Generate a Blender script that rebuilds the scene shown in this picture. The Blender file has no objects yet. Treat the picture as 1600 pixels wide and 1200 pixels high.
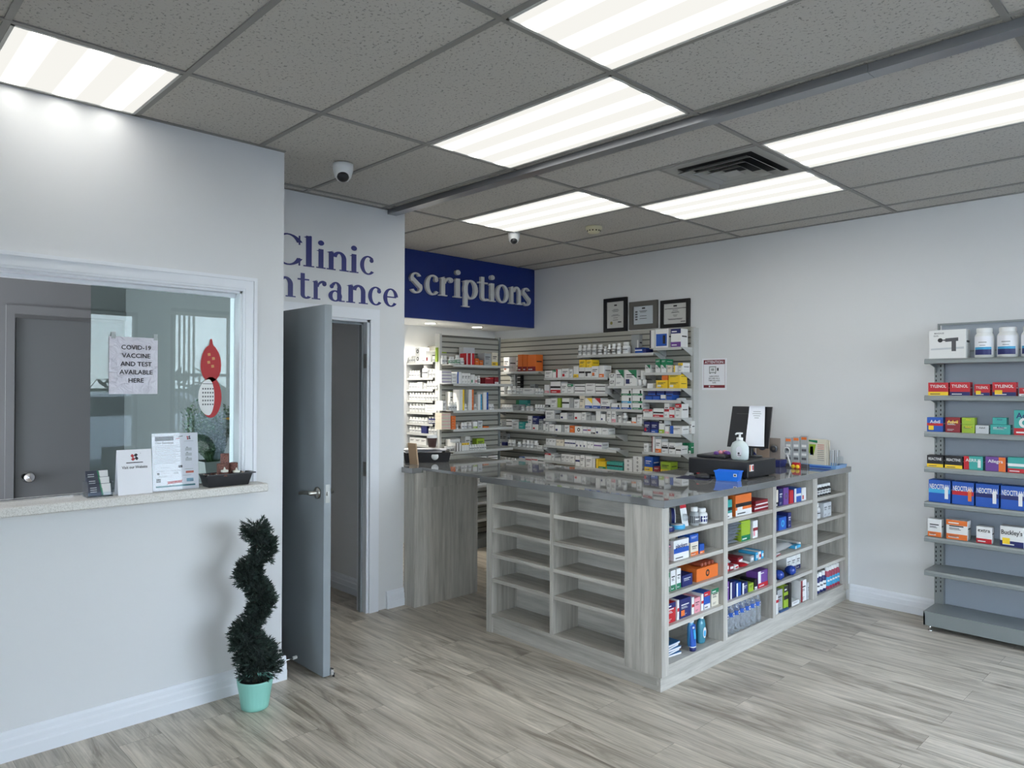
import bpy, math, random
from mathutils import Vector, Matrix
random.seed(7)
SC = bpy.context.scene
COL = SC.collection

# ------------------------------------------------------------------ camera, world, exposure
cam_data = bpy.data.cameras.new('camera')
cam_data.sensor_width = 36.0
cam_data.lens = 1133.9 / 1600 * 36.0
cam_data.clip_start = 0.05
cam_data.clip_end = 300
cam = bpy.data.objects.new('camera', cam_data)
COL.objects.link(cam)
_a, _p, _r = -0.80108, 0.00571, 0.00395
_F = Vector((math.sin(_a)*math.cos(_p), math.cos(_a)*math.cos(_p), math.sin(_p)))
_R = Vector((math.cos(_a), -math.sin(_a), 0))
_U = _R.cross(_F)
_R2 = _R*math.cos(_r) + _U*math.sin(_r)
_U2 = -_R*math.sin(_r) + _U*math.cos(_r)
cam.matrix_world = Matrix(((_R2.x, _U2.x, -_F.x, 3.0463), (_R2.y, _U2.y, -_F.y, -1.7104), (_R2.z, _U2.z, -_F.z, 1.5834), (0, 0, 0, 1)))
SC.camera = cam

world = bpy.data.worlds.new('daylight')
SC.world = world
world.use_nodes = True
wn = world.node_tree
wn.nodes.clear()
w_out = wn.nodes.new('ShaderNodeOutputWorld')
w_bg = wn.nodes.new('ShaderNodeBackground')
w_tc = wn.nodes.new('ShaderNodeTexCoord')
w_sep = wn.nodes.new('ShaderNodeSeparateXYZ')
w_ramp = wn.nodes.new('ShaderNodeValToRGB')
w_ramp.color_ramp.elements[0].position = 0.0
w_ramp.color_ramp.elements[0].color = (0.88, 0.92, 1.0, 1)
w_ramp.color_ramp.elements[1].position = 0.6
w_ramp.color_ramp.elements[1].color = (0.60, 0.72, 1.0, 1)
wn.links.new(w_tc.outputs['Generated'], w_sep.inputs[0])
wn.links.new(w_sep.outputs['Z'], w_ramp.inputs[0])
wn.links.new(w_ramp.outputs[0], w_bg.inputs['Color'])
w_bg.inputs['Strength'].default_value = 11.2
wn.links.new(w_bg.outputs[0], w_out.inputs[0])

PANEL = 1.9          # radiance of the ceiling panel diffusers
SC.view_settings.view_transform = 'Standard'
SC.view_settings.look = 'None'
SC.view_settings.gamma = 1
SC.view_settings.exposure = 0.86
SC.view_settings.use_curve_mapping = False
SC.cycles.use_denoising = True
SC.cycles.max_bounces = 8
SC.cycles.diffuse_bounces = 5
SC.cycles.transparent_max_bounces = 48
SC.cycles.caustics_reflective = False
SC.cycles.caustics_refractive = False
SC.cycles.sample_clamp_indirect = 6.0

# ------------------------------------------------------------------ helpers
def s2l(c):
    return tuple((x/12.92 if x <= 0.04045 else ((x+0.055)/1.055)**2.4) for x in c)

def rgb(r, g, b):
    return s2l((r/255, g/255, b/255)) + (1,)

_mats = {}
def mat(name, col, rough=0.6, metal=0.0, spec=0.5, emit=None, estr=0):
    if name in _mats:
        return _mats[name]
    m = bpy.data.materials.new(name)
    m.use_nodes = True
    b = m.node_tree.nodes['Principled BSDF']
    b.inputs['Base Color'].default_value = rgb(*col)
    b.inputs['Roughness'].default_value = rough
    b.inputs['Metallic'].default_value = metal
    b.inputs['Specular IOR Level'].default_value = spec
    if emit:
        b.inputs['Emission Color'].default_value = rgb(*emit)
        b.inputs['Emission Strength'].default_value = estr
    _mats[name] = m
    return m

def nodes(m):
    return m.node_tree.nodes, m.node_tree.links, m.node_tree.nodes['Principled BSDF']

def glassy(name, tint=(230, 240, 238), boost=1.0, rough=0.0):
    m = bpy.data.materials.new(name)
    m.use_nodes = True
    n, l = m.node_tree.nodes, m.node_tree.links
    n.clear()
    o = n.new('ShaderNodeOutputMaterial'); mx = n.new('ShaderNodeMixShader')
    t = n.new('ShaderNodeBsdfTransparent'); g = n.new('ShaderNodeBsdfGlossy')
    f = n.new('ShaderNodeFresnel'); k = n.new('ShaderNodeMath')
    t.inputs[0].default_value = rgb(*tint)
    g.inputs['Roughness'].default_value = rough
    f.inputs['IOR'].default_value = 1.5
    k.operation = 'MULTIPLY'; k.inputs[1].default_value = boost; k.use_clamp = True
    l.new(f.outputs[0], k.inputs[0]); l.new(k.outputs[0], mx.inputs[0])
    l.new(t.outputs[0], mx.inputs[1]); l.new(g.outputs[0], mx.inputs[2]); l.new(mx.outputs[0], o.inputs[0])
    return m

class MB:
    """collects faces with material slots and becomes one mesh object"""
    def __init__(self):
        self.v = []; self.f = []; self.mi = []; self.m = []; self.sm = []
    def slot(self, m):
        if m not in self.m:
            self.m.append(m)
        return self.m.index(m)
    def face(self, pts, m, smooth=False):
        b = len(self.v)
        self.v += [tuple(p) for p in pts]
        self.f.append(tuple(range(b, b+len(pts)))); self.mi.append(self.slot(m)); self.sm.append(smooth)
    def faces(self, vs, fs, m, smooth=False):
        b = len(self.v); s = self.slot(m)
        self.v += [tuple(p) for p in vs]
        for f in fs:
            self.f.append(tuple(b+i for i in f)); self.mi.append(s); self.sm.append(smooth)
    def box(self, x0, x1, y0, y1, z0, z1, m, bev=0.0):
        if bev > 0:
            bev = min(bev, (x1-x0)*.45, (y1-y0)*.45, (z1-z0)*.45)
            vs = []; idx = {}
            for i, X in enumerate((x0, x1)):
                for j, Y in enumerate((y0, y1)):
                    for k, Z in enumerate((z0, z1)):
                        sx = bev if i == 0 else -bev; sy = bev if j == 0 else -bev; sz = bev if k == 0 else -bev
                        idx[(i, j, k, 0)] = len(vs); vs.append((X, Y+sy, Z+sz))
                        idx[(i, j, k, 1)] = len(vs); vs.append((X+sx, Y, Z+sz))
                        idx[(i, j, k, 2)] = len(vs); vs.append((X+sx, Y+sy, Z))
            fs = []
            g = lambda i, j, k, a: idx[(i, j, k, a)]
            for i in (0, 1):
                q = [g(i, 0, 0, 0), g(i, 1, 0, 0), g(i, 1, 1, 0), g(i, 0, 1, 0)]
                fs.append(q if i else q[::-1])
            for j in (0, 1):
                q = [g(0, j, 0, 1), g(0, j, 1, 1), g(1, j, 1, 1), g(1, j, 0, 1)]
                fs.append(q if j else q[::-1])
            for k in (0, 1):
                q = [g(0, 0, k, 2), g(1, 0, k, 2), g(1, 1, k, 2), g(0, 1, k, 2)]
                fs.append(q if k else q[::-1])
            for i in (0, 1):
                for j in (0, 1):
                    q = [g(i, j, 0, 0), g(i, j, 1, 0), g(i, j, 1, 1), g(i, j, 0, 1)]
                    fs.append(q if (i ^ j) else q[::-1])
            for i in (0, 1):
                for k in (0, 1):
                    q = [g(i, 0, k, 0), g(i, 0, k, 2), g(i, 1, k, 2), g(i, 1, k, 0)]
                    fs.append(q if (i ^ k) else q[::-1])
            for j in (0, 1):
                for k in (0, 1):
                    q = [g(0, j, k, 1), g(1, j, k, 1), g(1, j, k, 2), g(0, j, k, 2)]
                    fs.append(q if (j ^ k) else q[::-1])
            for i in (0, 1):
                for j in (0, 1):
                    for k in (0, 1):
                        q = [g(i, j, k, 0), g(i, j, k, 1), g(i, j, k, 2)]
                        fs.append(q if (i ^ j ^ k) else q[::-1])
            self.faces(vs, fs, m)
            return
        vs = [(x0, y0, z0), (x1, y0, z0), (x1, y1, z0), (x0, y1, z0), (x0, y0, z1), (x1, y0, z1), (x1, y1, z1), (x0, y1, z1)]
        self.faces(vs, [(0, 3, 2, 1), (4, 5, 6, 7), (0, 1, 5, 4), (1, 2, 6, 5), (2, 3, 7, 6), (3, 0, 4, 7)], m)
    def lathe(self, prof, m, c=(0, 0, 0), n=20, sx=1.0, sy=1.0, axis='z', smooth=True):
        vs = []; fs = []
        for r, h in prof:
            for i in range(n):
                a = 2*math.pi*i/n
                p = (r*math.cos(a)*sx, r*math.sin(a)*sy, h)
                if axis == 'x': p = (p[2], p[0], p[1])
                if axis == 'y': p = (p[0], p[2], p[1])
                vs.append((c[0]+p[0], c[1]+p[1], c[2]+p[2]))
        for k in range(len(prof)-1):
            for i in range(n):
                j = (i+1) % n
                q = (k*n+i, k*n+j, (k+1)*n+j, (k+1)*n+i)
                fs.append(q if axis != 'y' else q[::-1])
        self.faces(vs, fs, m, smooth)
    def prism(self, poly, m, fr):
        """poly in (u,v); fr(u,v,t) -> point, t=0 back, 1 front"""
        n = len(poly)
        a = [fr(u, v, 0) for u, v in poly]; b = [fr(u, v, 1) for u, v in poly]
        self.faces(a+b, [tuple(range(n))[::-1], tuple(range(n, 2*n))] + [(i, (i+1) % n, n+(i+1) % n, n+i) for i in range(n)], m)
    def tube(self, pts, r, m, n=8, cap=True):
        pts = [Vector(p) for p in pts]; vs = []; fs = []
        rr = r if isinstance(r, (list, tuple)) else [r]*len(pts)
        up = Vector((0, 0, 1))
        for i, p in enumerate(pts):
            d = (pts[min(i+1, len(pts)-1)] - pts[max(i-1, 0)]).normalized()
            ref = up if abs(d.dot(up)) < .9 else Vector((1, 0, 0))
            s = d.cross(ref).normalized(); t = s.cross(d)
            for k in range(n):
                a = 2*math.pi*k/n
                vs.append(tuple(p + (s*math.cos(a) + t*math.sin(a))*rr[i]))
        for i in range(len(pts)-1):
            for k in range(n):
                j = (k+1) % n
                fs.append((i*n+k, i*n+j, (i+1)*n+j, (i+1)*n+k))
        self.faces(vs, fs, m, True)
        if cap:
            self.faces(vs[:n], [tuple(range(n))], m); self.faces(vs[-n:], [tuple(range(n))[::-1]], m)
    def text(self, s, m, fr, x, y, w=None, h=None):
        """s centred on x with its base line at y, on the plane fr(u,v)"""
        vs, fs, x0, x1, y1 = text_geom(s)
        k = h/0.7 if h else w/(x1-x0)
        if w and h and k*(x1-x0) > w:
            kx = w/(x1-x0)
        else:
            kx = k
        xc = (x0+x1)/2
        self.faces([fr(x+(a-xc)*kx, y+b*k) for a, b in vs], fs, m)
    def build(self, name, parent=None, loc=None, rz=0.0):
        me = bpy.data.meshes.new(name)
        me.from_pydata(self.v, [], self.f)
        for m in self.m:
            me.materials.append(m)
        me.polygons.foreach_set('material_index', self.mi)
        me.polygons.foreach_set('use_smooth', self.sm)
        me.update()
        o = bpy.data.objects.new(name, me)
        COL.objects.link(o)
        if parent is not None:
            o.parent = parent
        if loc is not None:
            o.location = loc
        o.rotation_euler.z = rz
        return o

_tc = {}
def text_geom(s):
    if s in _tc:
        return _tc[s]
    cu = bpy.data.curves.new('lettering', 'FONT')
    cu.body = s; cu.size = 1.0; cu.resolution_u = 2; cu.offset = .014
    ob = bpy.data.objects.new('lettering', cu)
    COL.objects.link(ob)
    dg = bpy.context.evaluated_depsgraph_get()
    e = ob.evaluated_get(dg)
    me = e.to_mesh()
    vs = [(v.co.x, v.co.y) for v in me.vertices]
    fs = [tuple(p.vertices) for p in me.polygons]
    e.to_mesh_clear()
    bpy.data.objects.remove(ob); bpy.data.curves.remove(cu)
    xs = [v[0] for v in vs] or [0, 1]
    _tc[s] = (vs, fs, min(xs), max(xs), max(v[1] for v in vs) if vs else .7)
    return _tc[s]

def empty(name, loc=(0, 0, 0), rz=0.0):
    o = bpy.data.objects.new(name, None)
    COL.objects.link(o)
    o.empty_display_size = .1
    o.location = loc; o.rotation_euler.z = rz
    return o

def tag(o, label, cat, group=None):
    o['label'] = label; o['category'] = cat
    if group: o['group'] = group
    return o

def struct(o):
    o['kind'] = 'structure'
    return o

# ------------------------------------------------------------------ materials
def wall_mat(name, col, var=0.02):
    m = mat(name, col, .55)
    n, l, b = nodes(m)
    tc = n.new('ShaderNodeTexCoord'); no = n.new('ShaderNodeTexNoise'); bp = n.new('ShaderNodeBump')
    no.inputs['Scale'].default_value = 260; no.inputs['Detail'].default_value = 2
    bp.inputs['Strength'].default_value = .05; bp.inputs['Distance'].default_value = .002
    l.new(tc.outputs['Object'], no.inputs['Vector']); l.new(no.outputs[0], bp.inputs['Height']); l.new(bp.outputs[0], b.inputs['Normal'])
    return m
M_wall = wall_mat('wall_paint_cool_grey', (216, 217, 218))
M_trim = mat('trim_white_gloss', (226, 229, 234), .35)
M_in = wall_mat('clinic_wall_grey', (104, 105, 105))
M_blue = mat('sign_board_blue', (12, 42, 118), .4)
M_door = mat('door_grey_paint', (134, 141, 145), .4)
M_steel = mat('brushed_nickel', (168, 166, 160), .28, 1.0)
M_chrome = mat('chrome', (205, 205, 205), .12, 1.0)
M_black = mat('black_plastic', (22, 22, 26), .35)
M_white = mat('white_plastic', (226, 227, 226), .35)
M_paper = mat('paper_white', (232, 233, 238), .7)
M_ink = mat('ink_black', (30, 30, 36), .6)
M_dark = mat('dark_gap', (14, 14, 16), .8)
M_tbar = mat('ceiling_grid_grey', (138, 136, 131), .5)

def tile_mat():
    m = mat('ceiling_tile_speckled', (150, 150, 147), .9)
    n, l, b = nodes(m)
    tc = n.new('ShaderNodeTexCoord'); no = n.new('ShaderNodeTexNoise'); r = n.new('ShaderNodeValToRGB')
    no.inputs['Scale'].default_value = 75; no.inputs['Detail'].default_value = 3; no.inputs['Roughness'].default_value = .7
    r.color_ramp.elements[0].position = .36; r.color_ramp.elements[0].color = rgb(140, 137, 132)
    r.color_ramp.elements[1].position = .43; r.color_ramp.elements[1].color = rgb(192, 188, 181)
    n2 = n.new('ShaderNodeTexNoise'); n2.inputs['Scale'].default_value = 24
    l.new(tc.outputs['Object'], no.inputs['Vector']); l.new(no.outputs[0], r.inputs[0]); l.new(r.outputs[0], b.inputs['Base Color'])
    return m
M_tile = tile_mat()

def floor_mat():
    m = mat('vinyl_plank_grey_oak', (140, 134, 124), .38)
    n, l, b = nodes(m)
    tc = n.new('ShaderNodeTexCoord'); br = n.new('ShaderNodeTexBrick')
    br.inputs['Scale'].default_value = 1.0; br.inputs['Brick Width'].default_value = 1.22; br.inputs['Row Height'].default_value = .18
    br.inputs['Mortar Size'].default_value = .0007; br.inputs['Mortar Smooth'].default_value = .3
    br.inputs['Color1'].default_value = (0, 0, 0, 1); br.inputs['Color2'].default_value = (1, 1, 1, 1); br.inputs['Mortar'].default_value = (.5, .5, .5, 1)
    br.offset = .37
    l.new(tc.outputs['Object'], br.inputs['Vector'])
    # a shift of the grain for every plank
    sep = n.new('ShaderNodeSeparateXYZ'); l.new(tc.outputs['Object'], sep.inputs[0])
    comb = n.new('ShaderNodeCombineXYZ')
    mx = n.new('ShaderNodeMath'); mx.operation = 'MULTIPLY_ADD'; mx.inputs[1].default_value = .95
    mk = n.new('ShaderNodeMath'); mk.operation = 'MULTIPLY'; mk.inputs[1].default_value = 37.0
    l.new(br.outputs['Color'], mk.inputs[0]); l.new(sep.outputs['X'], mx.inputs[0]); l.new(mk.outputs[0], mx.inputs[2])
    my = n.new('ShaderNodeMath'); my.operation = 'MULTIPLY'; my.inputs[1].default_value = 6.0
    l.new(sep.outputs['Y'], my.inputs[0]); l.new(mx.outputs[0], comb.inputs[0]); l.new(my.outputs[0], comb.inputs[1]); l.new(mk.outputs[0], comb.inputs[2])
    g = n.new('ShaderNodeTexNoise'); g.inputs['Scale'].default_value = 1.6; g.inputs['Detail'].default_value = 8; g.inputs['Roughness'].default_value = .62; g.inputs['Distortion'].default_value = 1.2
    l.new(comb.outputs[0], g.inputs['Vector'])
    g2 = n.new('ShaderNodeTexNoise'); g2.inputs['Scale'].default_value = 9; g2.inputs['Detail'].default_value = 5; g2.inputs['Distortion'].default_value = .4
    cm = n.new('ShaderNodeVectorMath'); cm.operation = 'MULTIPLY'; cm.inputs[1].default_value = (.35, 2.2, 1)
    l.new(comb.outputs[0], cm.inputs[0]); l.new(cm.outputs[0], g2.inputs['Vector'])
    r = n.new('ShaderNodeValToRGB'); e = r.color_ramp.elements
    e[0].position = .34; e[0].color = rgb(146, 136, 123); e[1].position = .66; e[1].color = rgb(218, 208, 194)
    q = r.color_ramp.elements.new(.5); q.color = rgb(193, 185, 171)
    l.new(g.outputs[0], r.inputs[0])
    r2 = n.new('ShaderNodeValToRGB'); r2.color_ramp.elements[0].position = .35; r2.color_ramp.elements[0].color = (.70, .685, .67, 1)
    r2.color_ramp.elements[1].position = .6; r2.color_ramp.elements[1].color = (1, 1, 1, 1)
    l.new(g2.outputs[0], r2.inputs[0])
    mu = n.new('ShaderNodeMixRGB'); mu.blend_type = 'MULTIPLY'; mu.inputs[0].default_value = .8
    l.new(r.outputs[0], mu.inputs[1]); l.new(r2.outputs[0], mu.inputs[2])
    pl = n.new('ShaderNodeValToRGB'); pl.color_ramp.elements[0].color = (.87, .86, .85, 1); pl.color_ramp.elements[1].color = (1.05, 1.05, 1.04, 1)
    l.new(br.outputs['Color'], pl.inputs[0])
    m2 = n.new('ShaderNodeMixRGB'); m2.blend_type = 'MULTIPLY'; m2.inputs[0].default_value = 1
    l.new(mu.outputs[0], m2.inputs[1]); l.new(pl.outputs[0], m2.inputs[2])
    m3 = n.new('ShaderNodeMixRGB'); m3.inputs[2].default_value = rgb(86, 80, 72)
    l.new(br.outputs['Fac'], m3.inputs[0]); l.new(m2.outputs[0], m3.inputs[1]); l.new(m3.outputs[0], b.inputs['Base Color'])
    bp = n.new('ShaderNodeBump'); bp.inputs['Strength'].default_value = .12; bp.inputs['Distance'].default_value = .002
    l.new(g2.outputs[0], bp.inputs['Height']); l.new(bp.outputs[0], b.inputs['Normal'])
    return m
M_floor = floor_mat()

def lam_mat(name, sc):
    m = mat(name, (168, 165, 157), .45)
    n, l, b = nodes(m)
    tc = n.new('ShaderNodeTexCoord'); mp = n.new('ShaderNodeVectorMath'); mp.operation = 'MULTIPLY'; mp.inputs[1].default_value = sc
    g = n.new('ShaderNodeTexNoise'); g.inputs['Scale'].default_value = 1; g.inputs['Detail'].default_value = 9; g.inputs['Roughness'].default_value = .68; g.inputs['Distortion'].default_value = .35
    r = n.new('ShaderNodeValToRGB'); e = r.color_ramp.elements
    e[0].position = .28; e[0].color = rgb(144, 139, 130); e[1].position = .7; e[1].color = rgb(198, 194, 185)
    l.new(tc.outputs['Object'], mp.inputs[0]); l.new(mp.outputs[0], g.inputs['Vector']); l.new(g.outputs[0], r.inputs[0]); l.new(r.outputs[0], b.inputs['Base Color'])
    return m
M_lamv = lam_mat('grey_woodgrain_laminate_vertical', (26, 26, 1.6))
M_lamh = lam_mat('grey_woodgrain_laminate_along_x', (1.6, 26, 26))
M_lamy = lam_mat('grey_woodgrain_laminate_along_y', (26, 1.6, 26))

def slab_mat():
    m = mat('grey_quartz_polished', (112, 113, 113), .035, spec=.8)
    n, l, b = nodes(m)
    tc = n.new('ShaderNodeTexCoord'); g = n.new('ShaderNodeTexNoise'); g.inputs['Scale'].default_value = 420; g.inputs['Detail'].default_value = 2
    r = n.new('ShaderNodeValToRGB'); r.color_ramp.elements[0].position = .3; r.color_ramp.elements[0].color = rgb(104, 105, 106); r.color_ramp.elements[1].position = .75; r.color_ramp.elements[1].color = rgb(126, 127, 126)
    l.new(tc.outputs['Object'], g.inputs['Vector']); l.new(g.outputs[0], r.inputs[0]); l.new(r.outputs[0], b.inputs['Base Color'])
    b.inputs['IOR'].default_value = 2.1
    return m
M_slab = slab_mat()
M_sill = mat('sill_white_speckled', (214, 212, 206), .4)
_n, _l, _b = nodes(M_sill)
_g = _n.new('ShaderNodeTexNoise'); _g.inputs['Scale'].default_value = 260; _r = _n.new('ShaderNodeValToRGB')
_r.color_ramp.elements[0].position = .35; _r.color_ramp.elements[0].color = rgb(190, 187, 180); _r.color_ramp.elements[1].position = .55; _r.color_ramp.elements[1].color = rgb(218, 216, 211)
_t = _n.new('ShaderNodeTexCoord'); _l.new(_t.outputs['Object'], _g.inputs['Vector']); _l.new(_g.outputs[0], _r.inputs[0]); _l.new(_r.outputs[0], _b.inputs['Base Color'])

def slat_mat():
    m = mat('slatwall_warm_grey', (170, 168, 158), .5)
    return m
M_slat = slat_mat()
M_slatgap = mat('slatwall_groove', (104, 103, 97), .6)
M_shelf = mat('shelf_light_grey_metal', (188, 189, 186), .4)
M_gond = mat('gondola_metal_grey', (136, 142, 142), .38, .3)
M_gondback = mat('gondola_back_panel', (160, 168, 178), .35)
M_glass = glassy('window_glass', boost=.5)
M_clear = glassy('clear_plastic', (247, 250, 252), .7)
M_win = glassy('storefront_glass', (245, 250, 250), .8)
M_bottle = glassy('water_bottle_plastic', (248, 250, 252), .6)
_n, _l = M_bottle.node_tree.nodes, M_bottle.node_tree.links
_d = _n.new('ShaderNodeBsdfDiffuse'); _d.inputs[0].default_value = rgb(225, 230, 235); _x = _n.new('ShaderNodeMixShader'); _x.inputs[0].default_value = .16
_o = [q for q in _n if q.type == 'OUTPUT_MATERIAL'][0]; _s = _o.inputs[0].links[0].from_socket
_l.new(_s, _x.inputs[1]); _l.new(_d.outputs[0], _x.inputs[2]); _l.new(_x.outputs[0], _o.inputs[0])
M_clear2 = glassy('clear_acrylic', (250, 251, 252), .3)

# ------------------------------------------------------------------ room shell (floor z=0, ceiling z=2.865)
CH = 2.865
YW = 3.92       # face of the right-hand wall
XL = -0.65      # face of the left wall
XC = -1.32      # face of the clinic entrance wall

b = MB(); b.box(-5.0, 5.2, -4.6, 4.05, -.12, 0, M_floor); struct(b.build('floor'))
b = MB(); b.box(-5.0, 5.2, -4.6, 4.05, CH, CH+.1, M_tile); struct(b.build('ceiling'))

def wall(name, boxes, m=M_wall):
    b = MB()
    for q in boxes:
        b.box(*q, m)
    return struct(b.build(name))

WY0, WY1, WZ0, WZ1 = -1.72, -.09, 1.045, 2.083     # reception window opening
wall('wall_left', [(-.77, XL, -4.6, WY0, 0, CH), (-.77, XL, WY1, .14, 0, CH), (-.77, XL, WY0, WY1, 0, WZ0), (-.77, XL, WY0, WY1, WZ1, CH), (XC, -.77, .02, .14, 0, CH)])
DY0, DY1, DZ = .30, 1.122, 2.06
wall('wall_clinic', [(-1.44, XC, .02, DY0, 0, CH), (-1.44, XC, DY1, 1.42, 0, CH), (-1.44, XC, DY0, DY1, DZ, CH)])
wall('wall_passage', [(-5.0, -1.44, 1.30, 1.42, 0, CH)])
wall('wall_right', [(-5.0, 5.2, YW, 4.05, 0, CH)])
wall('wall_pharmacy', [(-3.15, -3.05, 1.42, YW, 0, CH)])
wall('wall_reception', [(-3.0, -2.9, -4.6, -.75, 0, CH), (-3.0, -2.9, -.75, .02, 2.10, CH), (-3.0, -1.44, .0205, .12, 0, CH), (-2.9, -.771, .0, .0199, 0, CH)], M_in)
wall('wall_corridor', [(-5.0, -4.9, -4.6, 4.05, 0, CH)], M_in)
# storefront behind the camera with three glazed openings; first added, last enlarged for daylight
OPEN = [(-3.9, -2.9, .55, 2.5), (.45, 1.22, .06, 2.5), (1.6, 3.8, .30, 2.6)]
b = MB(); ys = [-4.6]
for (y0, y1, z0, z1) in OPEN:
    b.box(5.2, 5.35, ys[-1], y0, 0, CH, M_wall); b.box(5.2, 5.35, y0, y1, 0, z0, M_wall); b.box(5.2, 5.35, y0, y1, z1, CH, M_wall); ys.append(y1)
b.box(5.2, 5.35, ys[-1], 4.05, 0, CH, M_wall); struct(b.build('wall_front'))
wall('wall_behind', [(-.65, 2.43, -4.7, -4.6, 0, CH), (4.6, 5.2, -4.7, -4.6, 0, CH), (2.43, 4.6, -4.7, -4.6, 0, .7), (2.43, 4.6, -4.7, -4.6, 2.5, CH)])
b = MB()  # unseen window added in the rear wall to light the right wall
for xx in (2.43, 3.5, 4.555):
    b.box(xx, xx+.045, -4.68, -4.62, .7, 2.5, mat('dark_window_frame', (46, 50, 54), .4))
b.box(2.43, 4.6, -4.655, -4.648, .7, 2.5, M_win); struct(b.build('window_5'))
M_alu = mat('dark_window_frame', (46, 50, 54), .4)
for k, (y0, y1, z0, z1) in enumerate(OPEN):
    b = MB(); w = .045
    b.box(5.22, 5.3, y0, y0+w, z0, z1, M_alu); b.box(5.22, 5.3, y1-w, y1, z0, z1, M_alu)
    b.box(5.22, 5.3, y0, y1, z0, z0+w, M_alu); b.box(5.22, 5.3, y0, y1, z1-w, z1, M_alu)
    if k != 1:
        b.box(5.22, 5.3, y0, y1, 1.72, 1.76, M_alu)
        n = 2
        for i in range(1, n):
            yy = y0+(y1-y0)*i/n
            b.box(5.22, 5.3, yy-w/2, yy+w/2, z0, z1, M_alu)
    b.box(5.255, 5.262, y0+w, y1-w, z0+w, z1-w, M_win)
    struct(b.build('window_%d' % (k+2)))

# blue sign bulkhead
b = MB(); b.box(-3.05, -2.45, 1.42, YW, 2.228, CH, M_wall); struct(b.build('wall_bulkhead'))

# ceiling grid
b = MB(); t = .012; zb = CH-.006
for j in range(-7, 7):
    y = j*.61
    b.box(-4.9, 5.2, y-t, y+t, zb, CH, M_tbar)
for i in range(-4, 5):
    x = i*1.22
    b.box(x-t, x+t, -4.6, YW, zb-.0005, CH, M_tbar)
b.box(.61-t, .61+t, 1.83, 2.44, zb-.001, CH, M_tbar)
# wall angles
b.box(-2.42, 5.2, YW-.02, YW, zb, CH, M_tbar); b.box(XL, XL+.02, -4.6, .14, zb, CH, M_tbar); b.box(XC, XC+.02, .14, 1.42, zb, CH, M_tbar)
struct(b.build('trim_1'))
M_track = mat('ceiling_track_aluminium', (150, 152, 156), .3, .8)
b = MB(); b.box(-1.31, 1.975, 1.262, 1.335, 2.826, CH-.004, M_track); b.box(1.977, 5.2, 1.262, 1.335, 2.826, CH-.004, M_track)
b.box(-1.31, 5.2, 1.335, 1.341, 2.83, CH-.004, M_dark)
struct(b.build('trim_2'))

# baseboards: a stepped profile
def base_run(b, p0, p1, nrm, m, H=.125):
    prof = [(0, 0), (.022, 0), (.022, .05), (.018, .058), (.018, .085), (.012, .095), (.012, .112), (.006, H), (0, H)]
    p0 = Vector(p0); p1 = Vector(p1); nv = Vector(nrm)
    a = [p0+nv*d+Vector((0, 0, h)) for d, h in prof]; c = [p1+nv*d+Vector((0, 0, h)) for d, h in prof]
    n = len(prof)
    b.faces(a+c, [(i, (i+1) % n, n+(i+1) % n, n+i) for i in range(n)] + [tuple(range(n))[::-1], tuple(range(n, 2*n))], m)
for nm, runs in {'baseboard_left': [((XL, -4.5, 0), (XL, .162, 0), (1, 0, 0)), ((XL, .14, 0), (XC, .14, 0), (0, 1, 0))],
                 'baseboard_clinic': [((XC, 1.27, 0), (XC, 1.42, 0), (1, 0, 0))],
                 'baseboard_right': [((.90, YW, 0), (5.2, YW, 0), (0, -1, 0))],
                 'baseboard_corridor': [((-1.44, 1.30, 0), (-4.9, 1.30, 0), (0, -1, 0))]}.items():
    b = MB()
    for p0, p1, nr in runs:
        base_run(b, p0, p1, nr, M_trim)
    struct(b.build(nm))

# door casing and jamb of the clinic entrance
b = MB()
cw = .085
def casing(b, x, nx, y0, y1, z1, m, w=cw, z0=0, bottom=False):
    for (a, c, d, e) in ((y0-w, y0, z0, z1+w), (y1, y1+w, z0, z1+w)):
        b.box(min(x, x+nx*.016), max(x, x+nx*.016), a, c, d, e, m)
    b.box(min(x, x+nx*.016), max(x, x+nx*.016), y0, y1, z1, z1+w, m)
casing(b, XC, 1, DY0, DY1, DZ, M_trim, w=.075)
b.box(-1.44, XC, DY0, DY0+.018, 0, DZ, M_trim); b.box(-1.44, XC, DY1-.018, DY1, 0, DZ, M_trim); b.box(-1.44, XC, DY0, DY1, DZ-.018, DZ, M_trim)
b.box(-1.40, -1.37, DY1-.032, DY1-.018, 0, DZ-.018, M_door); b.box(-1.40, -1.37, DY0, DY1, DZ-.034, DZ-.018, M_door)
b.box(-1.365, -1.325, DY1-.0195, DY1-.0175, .96, 1.06, M_steel)
b.box(-1.365, -1.325, DY1-.0195, DY1-.0175, 1.72, 1.82, M_steel)
fr = struct(b.build('trim_3'))

# the open door leaf, swung 90 degrees into the room
def lever(b, x, y, z, s, d):
    b.lathe([(0, -.001), (.033, 0), (.033, .006), (.026, .012), (.012, .014), (.012, .05), (0, .052)], M_steel, c=(x, y, z), axis='y' if s > 0 else 'y', n=20) if s > 0 else \
        b.lathe([(0, .001), (.033, 0), (.033, -.006), (.026, -.012), (.012, -.014), (.012, -.05), (0, -.052)], M_steel, c=(x, y, z), axis='y', n=20)
    b.tube([(x, y+s*.045, z), (x+d*.04, y+s*.05, z), (x+d*.085, y+s*.05, z-.004), (x+d*.115, y+s*.048, z-.01), (x+d*.125, y+s*.03, z-.014)], [.011, .010, .009, .008, .007], M_steel)
door = empty('door_1', (XC, .30, 0)); struct(door)
b = MB(); b.box(.012, .83, 0, .044, .012, 2.035, M_door, .002); leaf = b.build('door_leaf', door)
b = MB(); lever(b, .762, 0, 1.005, -1, -1); lever(b, .762, .044, 1.005, 1, -1); b.build('door_handle', door)
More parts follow.
